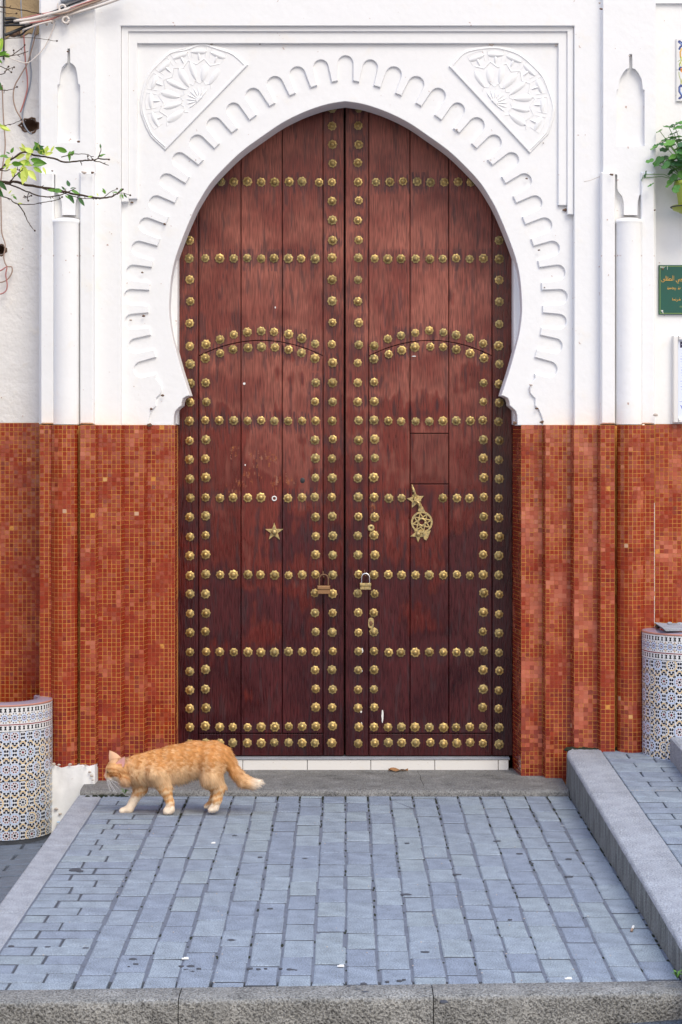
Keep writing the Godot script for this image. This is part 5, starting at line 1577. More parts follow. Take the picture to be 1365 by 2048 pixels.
func geranium() -> void:
	var c := P(1384, 420, 0.12)
	var o := thing("potted_geranium", c, "bushy green geranium in a yellow-green pot hung on the wall", "potted plant")
	var mb := MB.new()
	mb.lathe(PackedVector2Array([Vector2(0.001, c.y - 0.012), Vector2(0.052, c.y - 0.012), Vector2(0.058, c.y + 0.04), Vector2(0.068, c.y + 0.105), Vector2(0.072, c.y + 0.107), Vector2(0.072, c.y + 0.12), Vector2(0.064, c.y + 0.12), Vector2(0.062, c.y + 0.1), Vector2(0.001, c.y + 0.1)]), 32, Vector3(c.x, 0, c.z)); part(o, "pot", mb, M.pot_green)
	mb = MB.new()
	mb.lathe(PackedVector2Array([Vector2(0.04, c.y - 0.014), Vector2(0.078, c.y + 0.0), Vector2(0.083, c.y + 0.018), Vector2(0.080, c.y + 0.018), Vector2(0.074, c.y + 0.003), Vector2(0.04, c.y - 0.010)]), 32, Vector3(c.x, 0, c.z)); part(o, "saucer", mb, M.pot_green)
	mb = MB.new(); var p := []
	for k in 31: p.append(c + Vector3(cos(TAU * k / 30) * 0.087, 0.012, sin(TAU * k / 30) * 0.087))
	mb.tube(p, 0.0028, 6); mb.tube([c + Vector3(-0.03, 0.012, -0.12), c + Vector3(-0.03, 0.012, -0.075)], 0.003, 6)
	part(o, "ring", mb, M.cable_black)
	var shapes := [leaf_disc(1), leaf_disc(2), leaf_disc(3)]
	var r := RandomNumberGenerator.new(); r.seed = 77
	var stems := MB.new()
	var root := c + Vector3(0, 0.1, 0)
	var spots := []
	for e in [[1285, 356, 0.1, 0.6], [1292, 349, 0.12, 0.8], [1300, 322, 0.13, 0.9], [1308, 296, 0.13, 0.8], [1320, 262, 0.1, 0.8], [1302, 370, 0.14, 0.7], [1330, 279, 0.12, 0.9], [1326, 288, 0.14, 0.8], [1312, 292, 0.1, 0.7], [1354, 378, 0.2, 0.9], [1338, 254, 0.12, 1.2], [1349, 250, 0.1, 1.2], [1358, 255, 0.14, 1.3], [1362, 246, 0.1, 1.1]]: spots.append([P(e[0], e[1], e[2]), e[3]])
	while spots.size() < 135:
		var q := Vector3(r.randf_range(-1, 1), r.randf_range(-1, 1), r.randf_range(-1, 1))
		if q.length() > 1.0 or q.length() < 0.35: continue
		var px := 1381 + q.x * 70.0; var py := 318.0 + q.y * 62.0
		if px < 1335 and py < 300 and r.randf() < 0.6: continue
		spots.append([P(px, py, 0.12 + q.z * 0.1), r.randf_range(0.75, 1.35)])
	for s in spots:
		var at: Vector3 = s[0]; if at.z < 0.02: at.z = 0.02
		var lf := part(o, "leaf", shapes[r.randi() % 3], M["geranium%d" % [0, 0, 1, 1, 2, 2, 2, 3][r.randi() % 8]], at)
		var outw := (at - root).normalized() + Vector3(r.randf_range(-0.5, 0.5), r.randf_range(0.0, 0.9), r.randf_range(0.1, 1.0))
		var zz := outw.normalized(); var xx := zz.cross(Vector3(r.randf_range(-1, 1), r.randf_range(-1, 1), r.randf_range(-1, 1))).normalized(); var yy := zz.cross(xx)
		var sz: float = 0.0225 * s[1]
		lf.basis = Basis(xx * sz, yy * sz, zz * sz)
		if r.randf() < 0.6: stems.tube([root + Vector3(r.randf_range(-0.04, 0.04), 0, r.randf_range(-0.03, 0.03)), root.lerp(at, 0.6) + Vector3(0, 0.02, 0), at], 0.0014, 5)
	part(o, "stems", stems, M.weed)

func tube_thing(called: String, label: String, cat: String, group: String, list: Array, z: float, rad: float, m: Material, wob := 0.0) -> Node3D:
	var p := []
	for i in range(0, list.size(), 2): p.append(P(list[i], list[i + 1], z + wob * sin(i * 1.3)))
	p = smooth(p, 5)
	var o := thing(called, p[0], label, cat, group)
	var mb := MB.new(); mb.tube(p, rad, 7)
	part(o, "strand", mb, m)
	return o

func wires() -> void:
	# the thick bundle that crosses the corner, its strands one by one
	var b := thing("cable_bundle", P(120, 30, 0.1), "bundle of white-painted cables crossing the top of the left pillar", "cable bundle")
	var k := 0
	for l in [[[28, 42, 60, 38, 100, 28, 140, 17, 180, 3, 250, -18], "cable_white", 0.0065], [[40, 48, 80, 40, 120, 30, 160, 18, 200, 4, 250, -14], "cable_white", 0.007], [[45, 52, 82, 46, 124, 34, 165, 22, 210, 8, 270, -14], "cable_white", 0.0065], [[40, 38, 84, 28, 128, 20, 172, 5, 220, -10], "cable_pink", 0.003], [[60, 46, 100, 39, 130, 27, 170, 12, 215, -4, 240, -14], "cable_pink", 0.0035], [[70, 34, 110, 22, 150, 6, 190, -8], "cable_black", 0.004], [[56, 36, 92, 30, 130, 26, 166, 12, 200, 0, 235, -12], "cable_brown", 0.004], [[10, 38, 26, 37, 42, 40, 62, 35, 84, 29], "cable_black", 0.0075], [[10, 46, 26, 44, 46, 49], "cable_black", 0.007], [[10, 51, 30, 50, 50, 50], "cable_black", 0.005], [[10, 70, 22, 66, 36, 60, 56, 52, 66, 50], "cable_black", 0.007], [[30, 72, 42, 70, 54, 60, 64, 54], "cable_black", 0.004], [[46, 60, 66, 53, 80, 48, 104, 42], "cable_white", 0.004]]:
		var p := []
		for i in range(0, l[0].size(), 2): p.append(P(l[0][i], l[0][i + 1], 0.115 + 0.012 * sin(k * 2.1 + i * 0.4)))
		var mb := MB.new(); mb.tube(smooth(p, 5), l[2], 7)
		part(b, "strand", mb, M[l[1]]); k += 1
	for q in [[125, 16], [88, 33], [132, 40]]:
		var mb := MB.new(); ring_tube(mb, P(q[0], q[1], 0.12), 0.013, 0.005); part(b, "clip", mb, M.cable_white)
	for q in [[94, 48], [105, 44], [130, 38], [136, 46]]:
		var mb := MB.new(); mb.ball(P(q[0], q[1], 0.11), Vector3(0.006, 0.008, 0.006)); part(b, "clip_nail", mb, M.pale_dirt)
	var mb2 := MB.new(); mb2.ball(P(27, 68, 0.1), Vector3(0.022, 0.014, 0.016)); mb2.ball(P(36, 66, 0.1), Vector3(0.012, 0.012, 0.012)); part(b, "taped_joint", mb2, M.dirt)
	var cd := thing("conduit", P(140, 4, 0.1), "grey ribbed conduit stub above the cable bundle", "conduit")
	mb2 = MB.new()
	var prof := []; var rad := []
	for i in 40: prof.append(P(122 + i * 1.3, 2 - i * 0.35, 0.1)); rad.append(0.012 if i % 2 == 0 else 0.0135)
	mb2.tube(prof, rad, 10); part(cd, "tube", mb2, M.cable_grey)
	var g := "wires hanging on the left wall"
	tube_thing("hanging_wire", "grey-blue wire running down into the ragged wall hole", "wire", g, [72, 50, 66, 72, 61, 100, 61, 125, 63, 145, 61, 168, 52, 200, 46, 225, 47, 245, 56, 262, 64, 268], -0.04, 0.0034, M.cable_grey)
	tube_thing("hanging_wire", "reddish painted wire looping beside the grey-blue one", "wire", g, [46, 52, 48, 70, 50, 100, 52, 130, 55, 155, 55, 178, 48, 205, 41, 225], -0.03, 0.0032, M.cable_pink)
	tube_thing("hanging_wire", "brown wire bowing out in a long loop above the wall hole", "wire", g, [74, 52, 70, 75, 62, 105, 56, 125, 42, 150, 30, 172, 27, 195, 32, 218, 42, 236, 46, 246], -0.025, 0.003, M.cable_brown)
	tube_thing("hanging_wire", "thin pale wire slung from the cable bundle across the pillar edge", "wire", g, [116, 6, 113, 30, 108, 52, 100, 74, 88, 96, 72, 114, 54, 126, 30, 120, 14, 113], 0.1, 0.0024, M.cable_white)
	tube_thing("hanging_wire", "long pinkish-brown wire down the wall's outer edge ending in loose loops", "wire", g, [5, 170, 7, 230, 11, 290, 6, 330, 2, 370, 3, 430, 4, 465, 11, 490, 8, 515, 14, 532, 24, 534, 24, 546, 14, 560, 0, 565, -12, 562], -0.035, 0.0028, M.cable_brown)
	tube_thing("hanging_wire", "loose end of wire curling below the loops", "wire", g, [-10, 546, 4, 540, 14, 534, 12, 550, 15, 570, 12, 582, 2, 588, -8, 586], -0.03, 0.0028, M.cable_pink)
	tube_thing("hanging_wire", "thin dark upright wire in front of the tan patch", "wire", g, [42, -30, 43, 20, 46, 50, 47, 70], 0.0, 0.0026, M.cable_grey)

var leaf_shape: ArrayMesh

func leaf_at(parent: Node, px: float, py: float, z: float, len_px: float, deg: float, kind: int, r: RandomNumberGenerator) -> void:
	var lf := part(parent, "leaf", leaf_shape, M["leaf%d" % kind], P(px, py, z))
	var s := len_px * (AWAY - z) / FOCAL
	var d := Vector3(cos(deg_to_rad(deg)), sin(deg_to_rad(deg)), r.randf_range(-0.3, 0.3)).normalized()
	var nn := Vector3(r.randf_range(-0.5, 0.5), r.randf_range(-0.3, 0.8), 0.75).normalized()
	var w := nn.cross(d).normalized(); nn = d.cross(w)
	lf.basis = Basis(d * s, w * s * r.randf_range(0.85, 1.2), nn * s)

func branches() -> void:
	var mb := MB.new(); var rows := []
	for i in 8:
		var t := i / 7.0; var w := 0.19 * pow(sin(PI * pow(t, 0.75)), 0.9) + 0.004
		rows.append(PackedVector3Array([Vector3(t, w, 0.05 - 0.16 * t * t), Vector3(t, w * 0.5, 0.012 - 0.16 * t * t), Vector3(t, 0, -0.16 * t * t), Vector3(t, -w * 0.5, 0.012 - 0.16 * t * t), Vector3(t, -w, 0.05 - 0.16 * t * t)]))
	mb.grid(rows, false, Vector3(0.5, 0, -5))
	leaf_shape = mb.done()
	var r := RandomNumberGenerator.new(); r.seed = 21
	var k := 0.205
	var defs := [
		["thin leafy branch with bright lime leaves, the upper of the two long ones", 0.78,
			[[[-700, 800, -300, 690, 0, 580, 60, 520, 160, 450, 240, 410, 330, 438, 440, 455, 550, 478, 620, 506, 750, 500, 860, 490, 920, 490, 960, 474, 1065, 485], 4.5], [[920, 495, 990, 512, 1060, 540], 2.2], [[600, 458, 670, 440, 740, 430, 850, 432, 885, 450, 905, 482], 1.8], [[955, 474, 985, 400, 985, 350], 2.0], [[0, 590, 60, 592, 120, 580, 190, 585], 2.2], [[100, 695, 190, 610, 260, 560], 2.6], [[860, 490, 858, 450], 1.4], [[790, 505, 800, 530], 2.0]],
			[[150, 470, 120, 20, 2], [200, 500, 150, -20, 2], [260, 480, 130, 60, 2], [160, 560, 120, -110, 2], [280, 590, 150, -50, 2], [390, 430, 110, 100, 2], [330, 420, 140, 150, 2], [450, 420, 80, 70, 2], [60, 540, 110, 60, 2], [985, 375, 55, 95, 0], [965, 460, 85, 25, 1], [670, 470, 90, 75, 1], [690, 440, 75, -100, 1], [690, 430, 60, 40, 1], [660, 410, 150, 160, 1], [700, 450, 60, 60, 1], [440, 440, 190, 130, 1], [340, 390, 120, 20, 0], [330, 400, 110, 60, 1], [420, 440, 120, 60, 2], [440, 440, 100, 20, 2], [370, 400, 90, 10, 2], [260, 410, 100, 150, 2], [245, 380, 70, 120, 2], [300, 480, 190, -15, 1], [320, 540, 160, 10, 1], [330, 560, 120, -30, 3], [420, 560, 90, -60, 2], [230, 540, 190, -80, 2], [250, 560, 200, -95, 2], [210, 560, 150, -60, 2], [280, 500, 110, 100, 2], [300, 520, 170, 175, 3], [120, 520, 130, -10, 1], [60, 560, 90, 30, 2], [100, 580, 90, -20, 2], [120, 590, 90, -70, 2], [180, 610, 100, -60, 1], [110, 420, 70, 60, 1], [100, 430, 50, 150, 0], [60, 590, 70, 60, 2], [30, 570, 80, 40, 3], [0, 600, 90, -150, 1], [0, 460, 90, 20, 1], [40, 455, 60, -10, 1], [500, 410, 80, 60, 2], [480, 400, 60, 110, 2]]],
		["dark woody branch stretching farthest over the pillar, with few leaves", 0.70,
			[[[-700, 640, -300, 670, 50, 705, 150, 700, 250, 730, 400, 752, 560, 778, 620, 792, 700, 815, 850, 842, 950, 858, 1070, 850, 1130, 825, 1200, 775], 5.5], [[50, 715, 150, 745, 260, 792, 380, 836, 480, 846, 600, 826, 660, 802, 740, 760], 3.0], [[380, 750, 500, 790, 620, 808, 740, 850, 800, 862, 940, 864], 2.2], [[1020, 850, 1080, 800, 1145, 770], 1.6], [[1130, 825, 1190, 810, 1270, 830], 1.6], [[480, 845, 500, 868], 1.6]],
			[[680, 750, 90, 110, 0], [640, 780, 60, 140, 0], [690, 770, 55, 20, 0], [700, 790, 100, -15, 1], [610, 800, 130, 165, 1], [600, 805, 110, 155, 3], [540, 790, 90, 170, 1], [660, 830, 120, -50, 1], [680, 830, 110, -60, 0], [640, 835, 60, -40, 1], [770, 860, 110, -50, 0], [1030, 820, 70, 110, 1], [1040, 815, 60, 150, 3], [1150, 810, 70, 165, 1], [1170, 800, 50, 60, 1], [1180, 820, 60, -100, 3], [1190, 820, 60, -70, 1], [1210, 820, 60, -50, 0], [960, 840, 40, 110, 2], [860, 850, 60, 10, 3], [-20, 690, 150, -45, 0], [-20, 760, 130, -60, 0]]],
		["drooping bare twig with a forked tip below the leafy branches", 0.66,
			[[[-600, 700, -300, 760, 70, 855, 130, 895, 190, 918, 330, 920, 420, 900, 560, 878, 610, 850], 2.4], [[180, 920, 240, 1010, 270, 1080, 300, 1130, 340, 1175], 2.2], [[230, 850, 270, 850, 310, 835], 2.0], [[265, 870, 275, 830, 285, 820], 2.0], [[240, 836, 262, 852, 280, 885], 1.8]],
			[[130, 840, 60, -40, 1], [110, 835, 50, 10, 3], [90, 820, 60, 60, 2], [180, 915, 50, 10, 2]]],
		["budding twig with lime shoots beside the taped cable joint", 0.74,
			[[[-420, 420, 0, 326, 60, 318, 140, 312, 230, 292, 300, 265], 2.6], [[130, 308, 200, 260, 265, 205], 2.0], [[150, 290, 148, 258], 1.8]],
			[[-40, 300, 200, 60, 2], [-20, 290, 190, 75, 3], [-10, 310, 110, 20, 1], [40, 300, 80, 0, 3], [20, 320, 90, 20, 1], [50, 320, 70, -10, 1], [-60, 340, 120, -30, 1]]],
		["bare budding twig crossing below the lime shoots", 0.74,
			[[[-420, 480, 0, 520, 60, 480, 150, 445], 2.0], [[0, 435, 70, 465, 125, 500], 1.8], [[70, 465, 95, 440], 1.8]], []],
		["short bare twig above the bright yellow leaf", 0.74,
			[[[-420, 700, 0, 690, 90, 690, 180, 660], 2.0]], [[-20, 600, 100, -60, 0], [-30, 620, 110, -50, 1]]],
		["thin brown twig lying across the cable bundle", 0.5,
			[[[-300, 30, 0, 70, 100, 85, 250, 108, 400, 140, 460, 150], 3.0], [[-100, 110, 0, 122, 100, 142, 180, 142], 1.6], [[-100, 400, 0, 408, 250, 398, 400, 402, 600, 432], 1.8]], []],
		["yellow-leaved twig tip level with the wall hole", 0.74,
			[[[-300, 150, 20, 150, 80, 145, 150, 125, 210, 95], 1.8], [[-200, 60, -60, 120, 10, 150], 1.8]], [[0, 150, 130, -30, 2], [10, 160, 120, -20, 2], [-40, 110, 80, -30, 3]]],
	]
	for d in range(defs.size()):
		var df: Array = defs[d]
		var upper: bool = d in [3, 4, 5, 6]
		var sc := 0.205
		var oy := 220.0
		if d in [3, 6]: sc = 0.1905 * (1.0 if d == 6 else 1.9); oy = 0.0
		if d == 3: sc = 0.1905; oy = 0.0
		if d in [4, 5]: sc = 0.1905; oy = 0.0
		var conv := func(l: Array) -> Array:
			var p := []
			for i in range(0, l.size(), 2):
				var yy: float = l[i + 1]
				if d == 3: yy += 270.0
				if d == 4: yy += 260.0
				if d == 5: yy += 255.0
				p.append(P(l[i] * sc, oy + yy * sc, df[1] + 0.02 * sin(i * 0.9 + d)))
			return p
		var o := thing("overhanging_branch", conv.call(df[2][0][0])[0], df[0], "branch", "branches reaching in front of the left pillar")
		for tw in df[2].size():
			var p := smooth(conv.call(df[2][tw][0]), 4); var rad := []
			for i in p.size():
				rad.append(df[2][tw][1] * 0.001 * lerpf(1.0, 0.5, float(i) / p.size()) * r.randf_range(0.9, 1.12))
				p[i] += Vector3(r.randf_range(-1, 1), r.randf_range(-1, 1), 0) * 0.0012
			var m2 := MB.new(); m2.tube(p, rad, 6)
			if r.randf() < 0.8: m2.ball(p[-1], Vector3(0.004, 0.004, 0.004), 4, 6)
			for i in range(2, p.size() - 1, 3):
				if r.randf() < 0.5: m2.tube([p[i], p[i] + Vector3(r.randf_range(-0.006, 0.012), r.randf_range(-0.014, 0.014), 0.003)], [0.0018, 0.001], 5)
			part(o, "stem" if tw == 0 else "twig", m2, M.twig)
		for l in df[3]:
			var q: Vector3 = conv.call([l[0], l[1]])[0]
			var lf := part(o, "leaf", leaf_shape, M["leaf%d" % l[4]], q + Vector3(0, 0, 0.004))
			var s: float = l[2] * sc * 0.88 * (AWAY - q.z) / FOCAL
			var dd := Vector3(cos(deg_to_rad(l[3])), sin(deg_to_rad(l[3])), r.randf_range(-0.35, 0.35)).normalized()
			var nn := Vector3(r.randf_range(-0.5, 0.5), r.randf_range(-0.3, 0.8), 0.7).normalized()
			var w := nn.cross(dd).normalized(); nn = dd.cross(w)
			lf.basis = Basis(dd * s, w * s * r.randf_range(0.85, 1.3), nn * s)

# ---- the cat ------------------------------------------------------------------------------------------------
const ZC := 0.72

class Field:
	var lo: Vector3; var cell: float; var nx: int; var ny: int; var nz: int
	var f := PackedFloat32Array()
	func _init(a: Vector3, b: Vector3, c: float) -> void:
		lo = a; cell = c
		nx = int((b.x - a.x) / c) + 2; ny = int((b.y - a.y) / c) + 2; nz = int((b.z - a.z) / c) + 2
		f.resize(nx * ny * nz); f.fill(0.2)
	func bone(a: Vector3, b: Vector3, ra: float, rb: float, k: float, flat := 1.0) -> void:
		var m := maxf(ra, rb) + k + cell * 2.0
		var i0 := maxi(int((minf(a.x, b.x) - m - lo.x) / cell), 0); var i1 := mini(int((maxf(a.x, b.x) + m - lo.x) / cell) + 1, nx - 1)
		var j0 := maxi(int((minf(a.y, b.y) - m - lo.y) / cell), 0); var j1 := mini(int((maxf(a.y, b.y) + m - lo.y) / cell) + 1, ny - 1)
		var k0 := maxi(int((minf(a.z, b.z) - m - lo.z) / cell), 0); var k1 := mini(int((maxf(a.z, b.z) + m - lo.z) / cell) + 1, nz - 1)
		var fl := Vector3(1, 1, flat)
		var ab := (b - a) * fl; var den := maxf(ab.dot(ab), 1e-9)
		for kk in range(k0, k1 + 1):
			for j in range(j0, j1 + 1):
				for i in range(i0, i1 + 1):
					var ap := (Vector3(lo.x + i * cell, lo.y + j * cell, lo.z + kk * cell) - a) * fl
					var t := clampf(ap.dot(ab) / den, 0.0, 1.0)
					var d := (ap - ab * t).length() - lerpf(ra, rb, t)
					var id := (kk * ny + j) * nx + i
					var o := f[id]
					var h := maxf(k - absf(d - o), 0.0) / k
					f[id] = minf(d, o) - h * h * k * 0.25
	func surface(mb: MB, paint: Callable) -> void:
		# surface nets
		var vid := PackedInt32Array(); vid.resize(nx * ny * nz); vid.fill(-1)
		var vs := PackedVector3Array(); var ns := PackedVector3Array(); var cs := PackedColorArray()
		var sx := 1; var sy := nx; var sz := nx * ny
		var offs := [0, sx, sy, sx + sy, sz, sx + sz, sy + sz, sx + sy + sz]
		var edges := [[0, 1], [2, 3], [4, 5], [6, 7], [0, 2], [1, 3], [4, 6], [5, 7], [0, 4], [1, 5], [2, 6], [3, 7]]
		var pos := [Vector3(0, 0, 0), Vector3(1, 0, 0), Vector3(0, 1, 0), Vector3(1, 1, 0), Vector3(0, 0, 1), Vector3(1, 0, 1), Vector3(0, 1, 1), Vector3(1, 1, 1)]
		for k in nz - 1:
			for j in ny - 1:
				var id := (k * ny + j) * nx
				for i in nx - 1:
					var q := id + i
					var a := f[q]
					if absf(a) > cell * 3.0: continue
					var neg := 0
					for o in offs: if f[q + o] < 0.0: neg += 1
					if neg == 0 or neg == 8: continue
					var sum := Vector3.ZERO; var cnt := 0
					for e in edges:
						var v0 := f[q + offs[e[0]]]; var v1 := f[q + offs[e[1]]]
						if (v0 < 0.0) != (v1 < 0.0):
							sum += pos[e[0]].lerp(pos[e[1]], v0 / (v0 - v1)); cnt += 1
					var p := lo + (Vector3(i, j, k) + sum / cnt) * cell
					vid[q] = vs.size(); vs.append(p)
					var g := Vector3(f[q + 1] + f[q + 1 + sy] + f[q + 1 + sz] + f[q + 1 + sy + sz] - f[q] - f[q + sy] - f[q + sz] - f[q + sy + sz],
						f[q + sy] + f[q + sy + 1] + f[q + sy + sz] + f[q + sy + 1 + sz] - f[q] - f[q + 1] - f[q + sz] - f[q + 1 + sz],
						f[q + sz] + f[q + sz + 1] + f[q + sz + sy] + f[q + sz + 1 + sy] - f[q] - f[q + 1] - f[q + sy] - f[q + 1 + sy])
					ns.append(g.normalized()); cs.append(paint.call(p, ns[-1]))
		for k in range(1, nz - 1):
			for j in range(1, ny - 1):
				for i in range(1, nx - 1):
					var q := (k * ny + j) * nx + i
					var a := f[q] < 0.0
					for ax in 3:
						var st: int = [sx, sy, sz][ax]
						if (f[q + st] < 0.0) == a: continue
						var u: int = [sy, sz, sx][ax]; var w: int = [sz, sx, sy][ax]
						var ids := [vid[q], vid[q - u], vid[q - u - w], vid[q - w]]
						if ids.min() < 0: continue
						for t in [[0, 1, 2], [0, 2, 3]]:
							mb.col = Color.WHITE
							mb.tri(vs[ids[t[0]]], vs[ids[t[1]]], vs[ids[t[2]]], ns[ids[t[0]]], ns[ids[t[1]]], ns[ids[t[2]]])
							# colours follow the order in which the corners were laid down
							for c in 3:
								var at := mb.v[mb.v.size() - 3 + c]
								for e in 3: if vs[ids[t[e]]] == at: mb.c[mb.c.size() - 3 + c] = cs[ids[t[e]]]

var coat := FastNoiseLite.new()

func fur_colour(p: Vector3, n: Vector3) -> Color:
	var d := AWAY - p.z
	var px := MIDDLE + p.x * FOCAL / d; var py := HORIZON + (EYE - p.y) * FOCAL / d
	var base := Color(0.63, 0.30, 0.105); var pale := Color(0.82, 0.58, 0.34); var dark := Color(0.42, 0.15, 0.04); var white := Color(0.84, 0.72, 0.58)
	var nz := coat.get_noise_3d(p.x * 60, p.y * 60, p.z * 60); var n2 := coat.get_noise_3d(p.x * 130, p.y * 26, p.z * 130)
	var c := base
	if px > 255 and px < 452 and py < 1580:
		# mackerel bars down the flank, melting into a paler belly
		var bars := sin(px * 0.30 + nz * 3.2 + py * 0.05) * 0.6 + n2 * 0.9
		c = base.lerp(dark, clampf(bars * 0.4 + 0.02, 0.0, 0.42))
		if bars < -0.1: c = base.lerp(pale, clampf(-bars * 0.45, 0, 0.5))
		c = c.lerp(pale, clampf((py - 1524.0 + nz * 26.0) / 34.0, 0.0, 0.8))
		if py < 1500: c = c.lerp(dark, clampf((1500.0 - py) / 28.0, 0, 0.3) * (0.6 + 0.5 * n2))
	if px > 246 and px < 300 and py > 1535: c = c.lerp(pale if n2 > 0.0 else dark, clampf(absf(n2) * 1.6, 0, 0.7))
	if py > 1562 and px > 236:
		var leg := clampf((py - 1562.0) / 14.0, 0, 1)
		var rings := sin(py * 0.52 + px * 0.2 + nz * 2.0)
		var lc := pale.lerp(base, clampf(0.45 + rings * 0.6, 0, 1))
		c = c.lerp(lc, leg)
		var foot := clampf((py - (1588.0 if px < 300 else 1606.0) + nz * 8.0) / 8.0, 0, 1)
		c = c.lerp(white, foot * 0.9)
	if px > 452 and py > 1500:
		c = base.lerp(pale, clampf((px - 462.0 + nz * 20.0) / 40.0, 0, 0.85)).lerp(dark, clampf(n2 * 0.5, 0, 0.3))
		c = c.lerp(white, clampf((px - 497.0) / 16.0, 0, 1))
	if px < 258 and py < 1582 and px > 200:
		var st := sin((py - px * 0.16) * 0.62 + nz * 1.3)
		c = base.lerp(pale, 0.32).lerp(dark, clampf(st * 0.8 - 0.1, 0, 0.7) * (1.0 if px > 214 and py > 1536 else 0.35))
		if px > 219 and px < 240 and (absf(py - 1545.5 - (px - 219) * 0.03) < 1.3 or absf(py - 1552.0 + (px - 219) * 0.02) < 1.5): c = dark
		if py < 1526: c = c.lerp(Color(0.62, 0.40, 0.27), 0.4)
		c = c.lerp(white, clampf((py - 1552.5 + nz * 2.0) / 4.0, 0, 0.9) * clampf((244.0 - px) / 14.0, 0.25, 1.0))
		if px < 214 and py > 1540: c = c.lerp(Color(0.74, 0.45, 0.32), 0.6)
	var t := 1.0 + 0.18 * nz
	return Color(c.r * t, c.g * t, c.b * t)

